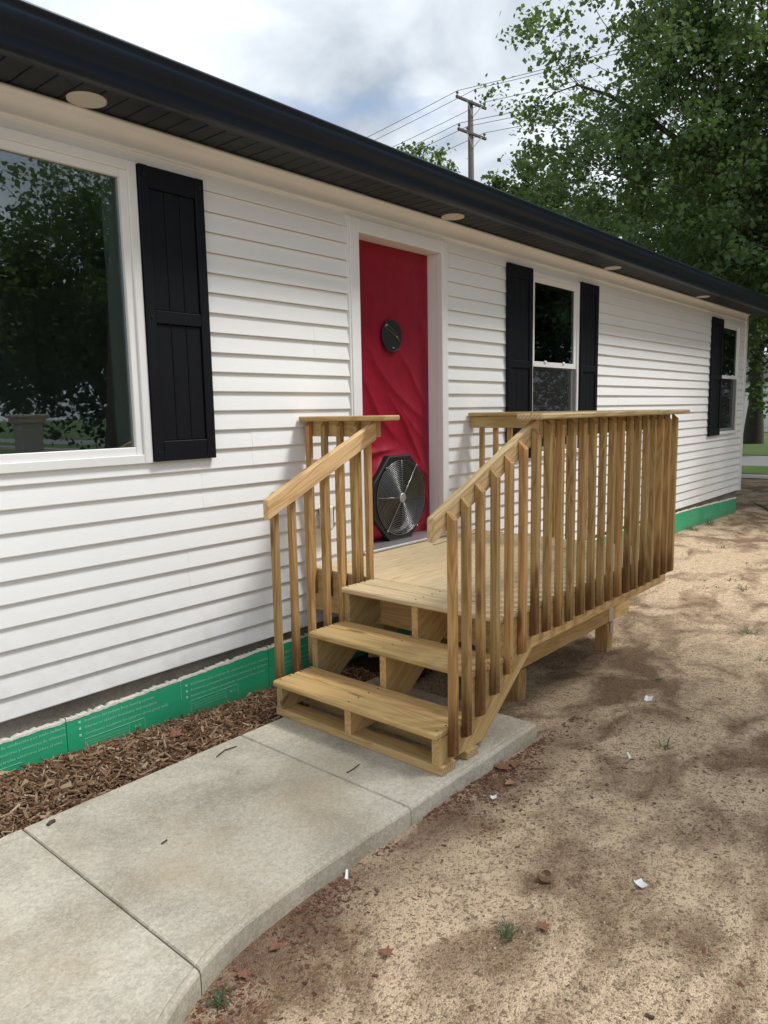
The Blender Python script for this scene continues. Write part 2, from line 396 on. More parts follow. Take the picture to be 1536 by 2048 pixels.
def board(name, p0, p1, width, thick, wdir, mat, parent=None, c=.004):
    """timber with its length along local X from p0 to p1; wdir = world direction of its width"""
    p0 = Vector(p0); p1 = Vector(p1); ax = (p1-p0); Ln = ax.length; ax.normalize()
    wy = Vector(wdir); wy = (wy - ax*wy.dot(ax)).normalized(); wz = ax.cross(wy)
    k = (round(Ln, 3), width, thick, c, mat)
    if k not in _bc:
        v, f = boxgeo(0, Ln, -width/2, width/2, -thick/2, thick/2, c); _bc[k] = mk(name, v, f, mat)
    M4 = Matrix(((ax.x, wy.x, wz.x, p0.x), (ax.y, wy.y, wz.y, p0.y), (ax.z, wy.z, wz.z, p0.z), (0,0,0,1)))
    return put(bpy.data.objects.new(name, _bc[k]), parent, M4)
def tube(pts, rad, n=6, cap=True):
    pts = [Vector(p) for p in pts]; rs = rad if hasattr(rad, '__len__') else [rad]*len(pts)
    v = []; f = []; prev = None
    for i, p in enumerate(pts):
        d = (pts[min(i+1, len(pts)-1)] - pts[max(i-1, 0)]).normalized()
        a = prev if prev is not None else (Vector((0,0,1)) if abs(d.z) < .9 else Vector((1,0,0)))
        a = (a - d*a.dot(d)).normalized(); prev = a; b = d.cross(a)
        for k in range(n):
            t = 2*math.pi*k/n; q = p + (a*math.cos(t) + b*math.sin(t))*rs[i]; v.append(tuple(q))
        if i:
            for k in range(n): f.append(((i-1)*n+k, (i-1)*n+(k+1) % n, i*n+(k+1) % n, i*n+k))
    if cap: f.append(tuple(range(n))[::-1]); f.append(tuple((len(pts)-1)*n+k for k in range(n)))
    return v, f
def prism_y(poly, y0, y1):
    """polygon in xz extruded along y"""
    n = len(poly)
    v = [(x, y0, z) for x, z in poly] + [(x, y1, z) for x, z in poly]
    f = [tuple(range(n)), tuple(range(n, 2*n))[::-1]] + [(i, i+n, (i+1) % n + n, (i+1) % n) for i in range(n)]
    return v, f
def extrude_x(prof, xs):
    """open profile [(y,z)] swept along x"""
    n = len(prof); v = []; f = []
    for x in xs: v += [(x, y, z) for y, z in prof]
    for i in range(len(xs)-1):
        for k in range(n-1): f.append((i*n+k, (i+1)*n+k, (i+1)*n+k+1, i*n+k+1))
    return v, f
def vnoise(x, y, seed=0):
    """cheap 2-d value noise"""
    x = np.asarray(x, float); y = np.asarray(y, float)
    xi = np.floor(x).astype(np.int64); yi = np.floor(y).astype(np.int64); xf = x-xi; yf = y-yi
    def h(a, b):
        n = (a*374761393 + b*668265263 + seed*974711) & 0x7fffffff
        n = ((n ^ (n >> 13))*1274126177) & 0x7fffffff
        return ((n ^ (n >> 16)) & 0xffff)/65535.0
    u = xf*xf*(3-2*xf); w_ = yf*yf*(3-2*yf)
    return (h(xi,yi)*(1-u)+h(xi+1,yi)*u)*(1-w_) + (h(xi,yi+1)*(1-u)+h(xi+1,yi+1)*u)*w_
def fbm(x, y, seed=0, o=4):
    s = 0; a = .5
    for i in range(o): s = s + a*vnoise(x*2**i, y*2**i, seed+i); a *= .5
    return s

# ------------------------------------------------------------------ ground
def ground_h(x, y):
    x = np.asarray(x, float); y = np.asarray(y, float)
    base = -.070 - .05*np.clip((x-3)/2, 0, 1) - .09*np.clip((x-6)/7, 0, 1) - .015*np.clip((-y-3)/5, 0, 1)
    near = np.clip(1.4 - np.hypot(x-2, y+2)/14, 0, 1)
    h = base + near*(.035*(fbm(x*.7, y*.7, 3)-.47) + .022*(fbm(x*3.1, y*3.1, 9)-.47) + .012*(fbm(x*11, y*11, 5)-.47))
    # dip scraped out below the porch
    h = h - .05*np.exp(-((x-4.0)/1.1)**2 - ((y+.9)/.6)**2)
    h = h - .2*np.clip((3.6-x)/.05, 0, 1)*np.clip((y+.60)/.03, 0, 1)*np.clip((.6-y)/.1, 0, 1)
    # soil slumped against the foundation beyond the porch
    h = h + .05*np.exp(-(y/.5)**2)*np.clip((x-5.2)/1.5, 0, 1)
    return h
def axis(fine0, fine1, step, lo, hi):
    a = list(np.arange(fine0, fine1, step)); s = step; p = a[-1]
    while p < hi: s *= 1.18; p += s; a.append(min(p, hi))
    s = step; p = a[0]; b = []
    while p > lo: s *= 1.18; p -= s; b.append(max(p, lo))
    return np.array(b[::-1] + a)
gx = axis(.6, 6.0, .022, -400, 900); gy = axis(-3.6, .1, .022, -500, 500)
X, Y = np.meshgrid(gx, gy, indexing='ij'); Z = ground_h(X, Y)
nx, ny = X.shape
I = np.arange(nx*ny).reshape(nx, ny)
F = np.stack([I[:-1,:-1], I[1:,:-1], I[1:,1:], I[:-1,1:]], -1).reshape(-1, 4)
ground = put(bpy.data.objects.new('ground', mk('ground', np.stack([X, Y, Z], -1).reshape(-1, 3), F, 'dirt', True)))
tag(ground, 'bare sandy dirt yard with dappled shade painted in its colour in front of the house', 'ground', kind='structure')
def sheet(name, x0, x1, y0, y1, dz, mat, nx=30, ny=60):
    xs = np.linspace(x0, x1, nx); ys = np.linspace(y0, y1, ny); A, B = np.meshgrid(xs, ys, indexing='ij')
    C = -.215 - .015*np.clip((-B-3)/5, 0, 1) + dz
    I = np.arange(nx*ny).reshape(nx, ny); F = np.stack([I[:-1,:-1], I[1:,:-1], I[1:,1:], I[:-1,1:]], -1).reshape(-1, 4)
    o = put(bpy.data.objects.new(name, mk(name, np.stack([A, B, C], -1).reshape(-1, 3), F, mat, True)))
    o['kind'] = 'structure'; return o
tag(sheet('lawn', 19.6, 22.2, -60, 90, .03, 'grass', 4), 'strip of lawn between gravel edge and street', 'lawn')
tag(sheet('lawn', 27.0, 300, -300, 300, .03, 'grass', 4), 'lawn under trees beyond the street', 'lawn')
tag(sheet('lawn', -90, 17.5, -60, -8.5, .03, 'grass', 30, 30), 'front lawn mirrored in the picture window', 'lawn')
tag(sheet('road', 22.2, 27.0, -300, 300, .012, 'road', 4), 'grey asphalt street beyond the far end of the house', 'road')
tag(sheet('path', 18.5, 19.6, -60, 90, .02, 'gravel', 4), 'pale gravel strip beyond the bare dirt', 'path')

# ------------------------------------------------------------------ concrete walk (three slabs)
def edge_y(x):
    xp = [-3, -1.0, -.4, 0., .3, .55, .74, .874, 1.043, 1.175, 1.35, 1.55, 3.1]
    yp = [-3.9, -3.6, -3.1, -2.6, -2.26, -2.02, -1.855, -1.752, -1.672, -1.632, -1.613, -1.606, -1.606]
    return np.interp(x, xp, yp)
def smooth_edge(x): return float(np.mean([edge_y(x+d) for d in (-.10, -.06, -.03, 0, .03, .06, .10)]))
walk = empty('walkway', (1.5, -1.1, 0)); tag(walk, 'curving pale concrete walk leading to the steps', 'walkway', kind='structure')
def slab(x0, x1, n):
    xs = list(np.linspace(x0, x1, n)); r = .012
    xs = [x0, x0+.004] + xs[1:-1] + [x1-.004, x1]
    v = []; ncol = 0
    for i, x in enumerate(xs):
        ye = smooth_edge(x) + .003*(vnoise(x*6, 0, 4)-.5); yl = -.575 + .004*(vnoise(x*7, 3, 2)-.5)
        dz = -.005 if i in (0, len(xs)-1) else 0
        row = [(yl, -.25), (yl, -.010), (yl-.010, 0)]
        row += [(yl + (ye-yl)*t, 0) for t in (.15, .3, .45, .6, .75, .9)]
        row += [(ye+.034, 0), (ye+.029, -.0045), (ye+.023, -.0005), (ye+r, -.001), (ye+r*.35, -r*.35), (ye, -r), (ye-.002*vnoise(x*30, 1, 3), -.05), (ye, -.10), (ye, -.25)]
        ncol = len(row)
        v += [(x, y, z + (dz if z > -.02 else 0)) for y, z in row]
    f = []
    for i in range(len(xs)-1):
        for k in range(ncol-1): f.append((i*ncol+k, (i+1)*ncol+k, (i+1)*ncol+k+1, i*ncol+k+1))
    f.append(tuple(range(ncol))); f.append(tuple((len(xs)-1)*ncol+k for k in range(ncol))[::-1])
    return ob('slab', v, f, 'concrete', walk)
slab(-1.6, 1.0405, 40); slab(1.0455, 2.0505, 30); slab(2.0555, 3.022, 14)

# ------------------------------------------------------------------ house
HX0, HX1 = -1.5, 12.262
house = empty('house', (5.4, 3.5, -.2))
tag(house, 'single-storey house with white vinyl siding, black gutter and black shutters', 'house')
PICW = (-.45, 2.024, 1.268, 2.678)
DOOR = (3.469, 4.524, .45, 2.702)
WIN2 = (5.737, 6.643, 1.082, 2.657)
WIN3 = (11.03, 11.862, 1.092, 2.652)
OPEN = [PICW, DOOR, WIN2, WIN3]
C0, CH = .197, .1016
# sheathing behind the siding, with holes
ROUGH = [(PICW[0]+.05, PICW[1]-.05, PICW[2]+.05, PICW[3]-.05), (3.548, 4.462, .45, 2.632), (WIN2[0]+.04, WIN2[1]-.04, WIN2[2]+.04, WIN2[3]-.04), (WIN3[0]+.04, WIN3[1]-.04, WIN3[2]+.04, WIN3[3]-.04)]
gs = []; xprev = HX0
for (a, b, c, d) in ROUGH:
    gs.append(boxgeo(xprev, a, .002, .14, .20, 2.84)); gs.append(boxgeo(a, b, .002, .14, .20, c)); gs.append(boxgeo(a, b, .002, .14, d, 2.84)); xprev = b
gs.append(boxgeo(xprev, HX1-.01, .002, .14, .20, 2.84))
v, f = join(*gs); ob('wall', v, f, 'interior', house)
box('side_wall', HX1-.14, HX1-.012, .1405, 7.0, .20, 2.84, 'vinyl', house)
box('side_wall', HX0, HX0+.13, .1405, 7.0, .20, 2.84, 'vinyl', house)
box('rear_wall', HX0, HX1-.012, 7.0, 7.14, .20, 2.84, 'vinyl', house)
box('room_floor', HX0+.13, HX1-.15, .142, 6.99, .42, .54, 'int_floor', house)
box('ceiling', HX0+.13, HX1-.15, .142, 6.99, 2.66, 2.70, 'interior', house)
for px in (3.15, 5.0, 9.4): box('partition', px, px+.1, .143, 6.98, .541, 2.659, 'interior', house)
box('room_wall', HX0+.131, 9.39, 3.6, 3.7, .541, 2.659, 'interior', house)
box('foundation', HX0, HX1-.07, .022, 6.9, -.9, .20, 'conc_found', house)
# siding courses, panel by panel
def course(k):
    z0 = C0+k*CH; z1 = min(z0+CH, 2.742)
    xs = sorted({HX0, 12.175, *[q for (a, b, c, d) in OPEN if c < z1-.002 and d > z0+.002 for q in (a, b)]})
    seg = []
    for a, b in zip(xs[:-1], xs[1:]):
        mid = (a+b)/2; zs = [(z0, z1)]
        for (oa, ob_, c, d) in OPEN:
            if oa < mid < ob_ and c < z1-.002 and d > z0+.002:
                zs = []
                if c > z0+.012: zs.append((z0, c))
                if d < z1-.012: zs.append((d, z1))
        for q in zs:
            if seg and abs(seg[-1][1]-a) < 1e-6 and seg[-1][2] == q: seg[-1] = (seg[-1][0], b, q)
            else: seg.append((a, b, q))
    # vinyl panels are two courses tall and 3.66 m long
    pr = random.Random(k//2*13+5); j0 = pr.uniform(0, 3.6)
    if k//2 == 5: j0 = (2.66-HX0) % 3.66
    joints = [HX0 + j0 + 3.66*i for i in range(-1, 5)]
    for a, b, (q0, q1) in seg:
        cuts = [a] + [j for j in joints if a+.25 < j < b-.25] + [b]
        for i, (s, t_) in enumerate(zip(cuts[:-1], cuts[1:])):
            n = max(2, int((t_-s)/.35)+1); X_ = np.linspace(s+.0006*(i > 0), t_+.004*(i < len(cuts)-2), n)
            v = []; yo = -.0011*(i % 2)
            for x in X_:
                wv = .0022*(vnoise(x*1.3, k*3.7, 8)-.5); wz = .0025*(vnoise(x*.9, k*2.1, 21)-.5)
                def yy(z): return -.0035 - .0145*(1-(z-z0)/CH) + yo + wv
                lowz = q0 + (wz if q0 == z0 else 0)
                v += [(x, .001, q1), (x, yy(q1), q1), (x, yy(q1)*.5+yy(lowz)*.5 - .0006, (q1+lowz)/2), (x, yy(lowz), lowz+.004), (x, yy(lowz)+.0015, lowz), (x, -.0005, lowz+.004)]
            f = []
            for c in range(n-1):
                for e_ in range(5): f.append((c*6+e_, (c+1)*6+e_, (c+1)*6+e_+1, c*6+e_+1)[::-1])
            f.append((0,1,2,3,4,5)); f.append(tuple((n-1)*6+u for u in (5,4,3,2,1,0)))
            ob('siding_course', v, f, 'vinyl', house)
for k in range(26):
    if C0+k*CH < 2.735: course(k)
# bed moulding under the soffit
xs = np.linspace(HX0, 12.18, 30)
prof = [(-.002, 2.729), (-.020, 2.729), (-.024, 2.737), (-.020, 2.745), (-.014, 2.760), (-.014, 2.785), (-.022, 2.803), (-.040, 2.812), (-.058, 2.815), (-.066, 2.822), (-.066, 2.830), (-.060, 2.838), (-.002, 2.8385)]
v, f = extrude_x(prof, xs); ob('bed_moulding', v, [q[::-1] for q in f], 'trim', house, True)
# corner post
v, f = join(boxgeo(12.172, 12.272, -.024, .001, .185, 2.836, .003), boxgeo(12.245, 12.272, .0012, .10, .185, 2.836, .003)); ob('corner_post', v, f, 'trim', house)
# soffit boards, fascia, gutter, roof
sm = mk('soffit_board', *boxgeo(0, .0965, -.285, 0, 0, .012, .003), 'soffit'); i = 0; x = HX0-.2
while x < 12.62:
    put(bpy.data.objects.new('soffit_board', sm), house, Matrix.Translation((x, -.001, 2.840))); x += .1016
box('soffit_backing', HX0-.2, 12.66, -.284, .0, 2.8525, 2.858, 'soffit', house)
box('fascia', HX0-.2, 12.66, -.306, -.2865, 2.838, 3.02, 'black_alu', house)
gp = [(-.307, 2.985), (-.307, 2.836), (-.345, 2.833), (-.372, 2.836), (-.378, 2.848), (-.380, 2.872), (-.384, 2.888), (-.394, 2.902), (-.410, 2.915), (-.420, 2.930), (-.424, 2.950), (-.424, 2.972), (-.430, 2.975), (-.430, 2.985), (-.424, 2.988), (-.416, 2.986)]
v, f = extrude_x(gp, np.linspace(HX0-.2, 12.66, 40))
g_ = ob('gutter', v, [q[::-1] for q in f], 'black_alu', house, True)
lv, lf = extrude_x([(-.4305, 2.974), (-.433, 2.979), (-.4325, 2.987), (-.427, 2.991), (-.420, 2.9895)], np.linspace(HX0-.2, 12.66, 10))
ob('gutter_lip', lv, [q[::-1] for q in lf], M['steel'] if False else 'black_alu', g_, True)
def roofpt(y): return 3.02 + .333*(y+.33)
v = [(x, y, roofpt(y) if y <= 3.5 else roofpt(7-y)) for x in (HX0-.3, 12.72) for y in (-.36, 3.5, 7.36)]
v += [(x, y, z-.02) for x, y, z in v]
f = [(0,3,4,1), (1,4,5,2), (6,7,10,9), (7,8,11,10), (0,1,7,6), (1,2,8,7), (3,9,10,4), (4,10,11,5), (0,6,9,3), (2,5,11,8)]
roof = ob('roof', v, f, 'shingle', house)
v, f = [(12.24, -.28, 2.86), (12.24, 7.28, 2.86), (12.24, 3.5, 4.26), (12.15, -.28, 2.86), (12.15, 7.28, 2.86), (12.15, 3.5, 4.26)], [(0,1,2), (5,4,3), (0,3,4,1), (1,4,5,2), (2,5,3,0)]
ob('gable', v, f, 'vinyl', house)
# recessed lights in the soffit
def disc(cx, cy, z, r, n=28, dz=0.0):
    v = [(cx + r*math.cos(2*math.pi*k/n), cy + r*math.sin(2*math.pi*k/n), z) for k in range(n)]
    return v
for lx in (1.737, 4.421, 7.09, 9.77):
    n = 28; r = .082; a = disc(lx, -.142, 2.8395, r); b = disc(lx, -.142, 2.8335, r*.985); c_ = disc(lx, -.142, 2.8330, r*.86); d_ = disc(lx, -.142, 2.8350, r*.83)
    v = a+b+c_+d_; f = []
    for q in range(3): f += [(q*n+k, q*n+(k+1) % n, (q+1)*n+(k+1) % n, (q+1)*n+k) for k in range(n)]
    lo = ob('recessed_light', v, f, 'lens', house, True)
    ob('lens', disc(lx, -.142, 2.8348, r*.84)+disc(lx, -.142, 2.8385, r*.84), [tuple(range(n))[::-1], tuple(range(n, 2*n))] + [(k, k+n, (k+1) % n+n, (k+1) % n) for k in range(n)], 'lens', lo)
# windows
def frame_geo(x0, x1, z0, z1, w_, y0, y1, c=.003):
    return join(boxgeo(x0, x0+w_, y0, y1, z0, z1, c), boxgeo(x1-w_, x1, y0, y1, z0, z1, c), boxgeo(x0+w_+.0004, x1-w_-.0004, y0+.0006, y1, z1-w_, z1, c), boxgeo(x0+w_+.0004, x1-w_-.0004, y0+.0006, y1, z0, z0+w_, c))
def ret_geo(x0, x1, z0, z1, y0, y1, t=.012):
    return join(boxgeo(x0, x0+t, y0, y1, z0, z1), boxgeo(x1-t, x1, y0, y1, z0, z1), boxgeo(x0+t, x1-t, y0, y1, z1-t, z1), boxgeo(x0+t, x1-t, y0, y1, z0, z0+t))
x0, x1, z0, z1 = PICW
pw = empty('window', ((x0+x1)/2, 0, z0), house)
v, f = frame_geo(x0, x1, z0, z1, .044, -.030, .03); ob('frame', v, f, 'trim', pw)
v, f = frame_geo(x0+.043, x1-.043, z0+.043, z1-.043, .038, -.017, .03); ob('sash', v, f, 'trim', pw)
v, f = ret_geo(x0+.051, x1-.051, z0+.051, z1-.051, .0305, .19); ob('jamb', v, f, 'trim', pw)
box('pane', x0+.0815, x1-.0815, .004, .010, z0+.0815, z1-.0815, 'glass', pw)
def dh_window(W, meet, latch=True):
    x0, x1, z0, z1 = W
    wn_ = empty('window', ((x0+x1)/2, 0, z0), house)
    v, f = frame_geo(x0, x1, z0, z1, .034, -.026, .04); ob('frame', v, f, 'trim', wn_)
    box('sill', x0-.004, x1+.004, -.038, -.0265, z0-.006, z0+.030, 'trim', wn_, .003)
    v, f = ret_geo(x0+.041, x1-.041, z0+.041, z1-.041, .0425, .19); ob('jamb', v, f, 'trim', wn_)
    a = ob('upper_sash', *frame_geo(x0+.0345, x1-.0345, meet-.02, z1-.0345, .046, -.012, .010), 'trim', wn_)
    box('pane', x0+.081, x1-.081, -.003, .002, meet+.0265, z1-.081, 'glass2', a) if False else None
    b = ob('lower_sash', *frame_geo(x0+.0345, x1-.0345, z0+.0345, meet+.022, .040, .0105, .036), 'trim', wn_)
    box('pane', x0+.081, x1-.081, -.003, .002, meet+.0265, z1-.081, 'glass2', wn_)
    box('pane', x0+.075, x1-.075, .020, .025, z0+.075, meet-.0185, 'glass2', wn_)
    box('insect_screen', x0+.035, x1-.035, -.0145, -.0135, z0+.0345, meet-.021, 'screen', wn_)
    if latch:
        for t in (.3, .68):
            lx = x0+(x1-x0)*t; box('latch', lx-.022, lx+.022, -.020, -.0125, meet+.015, meet+.036, 'trim', wn_, .004)
dh_window(WIN2, 1.882); dh_window(WIN3, 1.892)
# shutters
def shutter(x0, x1, z0, z1):
    s = empty('shutter', ((x0+x1)/2, -.02, z0), house); y1 = -.0165; t = .028
    st = .052; rl = .10
    for a, b in ((x0, x0+st), (x1-st, x1)): box('stile', a, b, y1-t, y1, z0, z1, 'shutter', s, .003)
    zm = z0 + (z1-z0)*.48
    for a, b in ((z0, z0+rl), (zm, zm+.062), (z1-rl, z1)): box('rail', x0+st+.0005, x1-st-.0005, y1-t+.003, y1, a, b, 'shutter', s, .003)
    n = 3; w_ = (x1-x0-2*st)/n
    for i in range(n):
        for a, b in ((z0+rl, zm), (zm+.062, z1-rl)): box('board', x0+st+i*w_+.0012, x0+st+(i+1)*w_-.0012, y1-t+.012, y1, a+.0005, b-.0005, 'shutter', s, .004)
    for zz in (z0+.045, z1-.045, zm+.03):
        for xx in (x0+.025, x1-.025):
            a = []; n = 8
            vv, ff = tube([(xx, y1-t-.003, zz), (xx, y1-t+.001, zz)], .005, 8); ob('screw', vv, ff, 'black_plastic', s)
shutter(2.027, 2.392, 1.273, 2.672); shutter(5.335, 5.733, 1.075, 2.670); shutter(6.646, 7.022, 1.075, 2.670); shutter(10.56, 11.02, 1.082, 2.672)
# door frame
df = empty('door_frame', (4.0, 0, .56), house)
box('casing', 3.484, 3.567, -.030, .02, .566, 2.700, 'trim', df, .003); box('casing', 4.443, 4.510, -.030, .02, .566, 2.700, 'trim', df, .003)
box('casing', 3.5675, 4.4425, -.0292, .02, 2.614, 2.700, 'trim', df, .003)
box('edge_channel', 3.469, 3.4836, -.024, .002, .57, 2.702, 'trim', df, .002); box('edge_channel', 4.5104, 4.524, -.024, .002, .57, 2.702, 'trim', df, .002)
box('jamb', 3.548, 3.5665, .0205, .16, .566, 2.6135, 'trim', df); box('jamb', 4.4435, 4.462, .0205, .16, .566, 2.6135, 'trim', df); box('head_jamb', 3.567, 4.443, .0205, .16, 2.614, 2.632, 'trim', df)
v, f = extrude_x([(.16, .566), (.16, .604), (.02, .600), (-.02, .592), (-.052, .584), (-.058, .578), (-.058, .567), (.16, .566)], [3.53, 3.8, 4.2, 4.47])
f += [tuple(range(8)), tuple(3*8+k for k in range(8))[::-1]]
ob('threshold', v, f, 'alu', df)
# green foam insulation boards over the foundation
def foam_board(x0, x1, top0, top1, label=None):
    n = max(8, int((x1-x0)/.012)); X_ = np.linspace(x0, x1, n); yF = -.006
    tr = np.random.default_rng(int(abs(x0)*100)+3)
    T = np.linspace(top0, top1, n) + .010*(fbm(X_*9, X_*0+x0, 5)-.47) + .012*(np.abs(fbm(X_*38, X_*0, 6)-.47))
    v = []; 
    for x, t in zip(X_, T): v += [(x, yF, -.45), (x, yF, t), (x, yF+.006, t+.004), (x, .020, t+.004), (x, .020, -.45)]
    f = []
    for i in range(n-1):
        for k in range(4): f.append((i*5+k, (i+1)*5+k, (i+1)*5+k+1, i*5+k+1)[::-1])
    f.append((0,1,2,3,4)); f.append(tuple((n-1)*5+k for k in (4,3,2,1,0)))
    o = ob('insulation_board', v, f, 'foam', house)
    # torn pale edge: crumbly foam standing up behind the printed film
    H = T + .003 + .010*tr.random(n)**2 + .010*fbm(X_*25, X_*0+4, 15)*tr.random(n)
    v = []
    for x, t, h in zip(X_, T, H): v += [(x, yF-.0015, t-.003-.004*tr.random()), (x, yF+.001-.002*tr.random(), (t+h)/2+.001), (x, yF+.006, h), (x, .019, h-.002), (x, .019, t)]
    f = []
    for i in range(n-1):
        for k in range(4): f.append((i*5+k, (i+1)*5+k, (i+1)*5+k+1, i*5+k+1)[::-1])
    ob('torn_edge', v, f, 'foam_white', o)
    return o
fb = {}
e0 = .28-1.22
while e0 < 12.1:
    a, b = e0, min(e0+1.2165, 12.12)
    tp = lambda x: float(np.interp(x, [0, 1.2, 1.67, 2.6, 4, 9.5, 12.1], [.112, .112, .094, .132, .14, .146, .075]))
    fb[round(e0, 2)] = foam_board(a, b, tp(a), tp(b)); e0 += 1.22
_tc = {}
def text_mesh(body, width):
    k = (body, round(width, 3))
    if k in _tc: return _tc[k]
    cu = bpy.data.curves.new('t', 'FONT'); cu.body = body; cu.size = 1; cu.resolution_u = 1
    o = bpy.data.objects.new('t', cu); col.objects.link(o)
    bpy.context.view_layer.update(); dg = bpy.context.evaluated_depsgraph_get()
    me = bpy.data.meshes.new_from_object(o.evaluated_get(dg)); bpy.data.objects.remove(o)
    c = np.array([q.co[:] for q in me.vertices]); wd = c[:,0].max()-c[:,0].min()
    s = width/wd; sz = min(s*1.25, .0215)
    for q in me.vertices: q.co = (q.co.x*s, 0, q.co.y*sz)
    me.materials.clear(); me.materials.append(M['print']); me.name = 'print'
    _tc[k] = me; return me
def text(body, x, z, width, parent): return put(bpy.data.objects.new('print', text_mesh(body, width)), parent, Matrix.Translation((x, -.0078, z)))
def rule(x0, x1, z0, z1, parent): return box('print', x0, x1, -.0078, -.0064, z0, z1, 'print', parent)
EN = ["Insulation for radiant floor heating systems", "Interior or exterior foundation wall insulation", "Continuous insulation for exterior above grade walls"]
ES = ["Aislamiento para sistemas de calefacci\u00f3n por suelo radiante", "Aislamiento para paredes interiores y exteriores de cimientos", "Aislamiento continuo para paredes exteriores sobre el nivel"]
SMALL = "See product literature for storage, handling, fire and installation instructions"
def print_block(x, lines, widths, parent, seal=True):
    for i, (s, w_) in enumerate(zip(lines, widths)):
        z = .070-.0325*i
        text(s, x+.022, z, w_, parent); rule(x-.006, x+.006, z+.001, z+.012, parent)
    bx0, bx1 = x+.02, x+.25
    for za in (-.030, -.044, -.058): text(SMALL, bx0+.006, za-.004, bx1-bx0-.012, parent)
    for (a, b, c_, d) in ((bx0, bx1, -.0155, -.014), (bx0, bx0+.0015, -.075, -.0158), (bx1, bx1+.0015, -.075, -.0158), (bx1+.0018, bx1+.085, -.0155, -.014), (bx1+.085, bx1+.0865, -.075, -.0158)): rule(a, b, c_, d, parent)
    text("R-5", bx1+.028, -.050, .034, parent)
P1, P2, P3 = fb[.28], fb[1.5], fb[2.72]
print_block(.95, ES, (.52, .52, .50), P1)
print_block(1.562, EN, (.372, .386, .452), P2)
rule(2.117, 2.1185, .01, .108, P2)
print_block(2.153, ES, (.535, .535, .51), P2)
print_block(2.80, EN, (.372, .386, .452), P3)
for kx, base in ((9.96, 8.82), (10.6, 10.04), (11.3, 11.26)):
    pp = fb[min(fb, key=lambda q: abs(q-base))]
    print_block(kx, EN if kx < 10.5 else ES, (.372, .386, .452), pp)
# outlet cover + small fitting on the siding
oc = empty('outlet_cover', (3.20, -.02, .77), house)
box('cover', 3.150, 3.235, -.075, -.016, .775, .930, 'white_box', oc, .012); box('flap', 3.2355, 3.262, -.050, -.016, .785, .915, 'grey_box', oc, .006)
vv, ff = tube([(2.917, -.010, 1.055), (2.917, -.030, 1.055), (2.917, -.042, 1.055), (2.917, -.048, 1.055)], [.026, .026, .020, .006], 12)
ob('wall_fitting', vv, ff, 'brass', house, True)

# ------------------------------------------------------------------ blower door in the doorway
bd = empty('blower_door', (4.005, .08, .60))
tag(bd, 'red nylon panel filling the doorway, with a round porthole and a black fan at its foot', 'blower door')
NX, NZ = 110, 240
xs = np.linspace(3.5675, 4.4425, NX); zs = np.linspace(.606, 2.6125, NZ)
A, B = np.meshgrid(xs, zs, indexing='ij')
D = .012*(fbm(A*3, B*2.2, 2)-.47) + .006*(fbm(A*16, B*7, 12)-.47)
FC = (3.992, .897)
def crease(pts, amp, wd, sharp=1.0):
    global D
    best = np.full_like(A, 9.); side = np.zeros_like(A); tt = np.zeros_like(A)
    for i, ((ax, az), (bx, bz)) in enumerate(zip(pts[:-1], pts[1:])):
        dx, dz = bx-ax, bz-az; q = dx*dx+dz*dz
        t = np.clip(((A-ax)*dx+(B-az)*dz)/q, 0, 1); px, pz = ax+t*dx, az+t*dz
        d = np.hypot(A-px, B-pz); s = np.sign((A-ax)*dz-(B-az)*dx); u = d < best
        best = np.where(u, d, best); side = np.where(u, s, side); tt = np.where(u, (i+t)/(len(pts)-1), tt)
    env = np.sin(np.pi*np.clip(tt*.92+.06, 0, 1))**.6
    wl = np.where(side > 0, wd, wd*2.6)
    D = D + .95*amp*env*np.exp(-(best/wl)**(1.2*sharp))
crease([(3.60, 1.92), (3.72, 1.70), (3.84, 1.50), (3.98, 1.36), (4.10, 1.28)], .020, .022)
crease([(3.58, 1.72), (3.66, 1.50), (3.76, 1.32), (3.86, 1.22)], .014, .020)
crease([(3.66, 2.10), (3.85, 1.80), (4.05, 1.62), (4.28, 1.48), (4.44, 1.42)], .020, .026)
crease([(4.08, 1.93), (4.20, 1.80), (4.32, 1.62), (4.42, 1.50)], .016, .020)
crease([(3.98, 1.60), (4.14, 1.42), (4.26, 1.22), (4.36, 1.05), (4.42, .95)], .022, .022)
crease([(4.10, 1.52), (4.26, 1.36), (4.40, 1.28)], .012, .018)
crease([(3.58, 1.235), (3.72, 1.215), (3.86, 1.225), (4.02, 1.235)], .020, .014)
crease([(3.58, 1.175), (3.70, 1.185), (3.84, 1.210)], .018, .014)
crease([(3.58, 1.06), (3.66, 1.10), (3.76, 1.14)], .016, .014)
crease([(4.26, 1.12), (4.34, 1.04), (4.42, 1.0)], .018, .016)
crease([(4.24, .72), (4.33, .70), (4.43, .72)], .016, .016)
crease([(4.22, .66), (4.33, .655), (4.43, .665)], .012, .012)
crease([(4.39, 2.56), (4.425, 2.40), (4.41, 2.28), (4.43, 2.12)], .016, .012)
crease([(4.20, 2.35), (4.30, 2.20), (4.38, 2.05), (4.42, 1.85)], .012, .030)
crease([(3.72, 2.30), (3.90, 2.24), (4.10, 2.26)], .006, .030)
crease([(3.60, .95), (3.66, .85), (3.70, .70)], .014, .016)
crease([(4.33, .92), (4.38, .85), (4.42, .80)], .012, .014)
rr = np.hypot(A-FC[0], (B-FC[1]))
D = D + .060*np.exp(-(np.clip(rr-.27, 0, 9)/.07)**1.3)
D = np.where(rr < .275, -.002, D)
edge = np.minimum(np.minimum(A-3.5675, 4.4425-A), np.minimum(2.6125-B, B-.606)); D = D*np.clip(edge/.03, 0, 1)
Yf = .102 - D
v = np.stack([A, Yf, B], -1).reshape(-1, 3); I = np.arange(NX*NZ).reshape(NX, NZ)
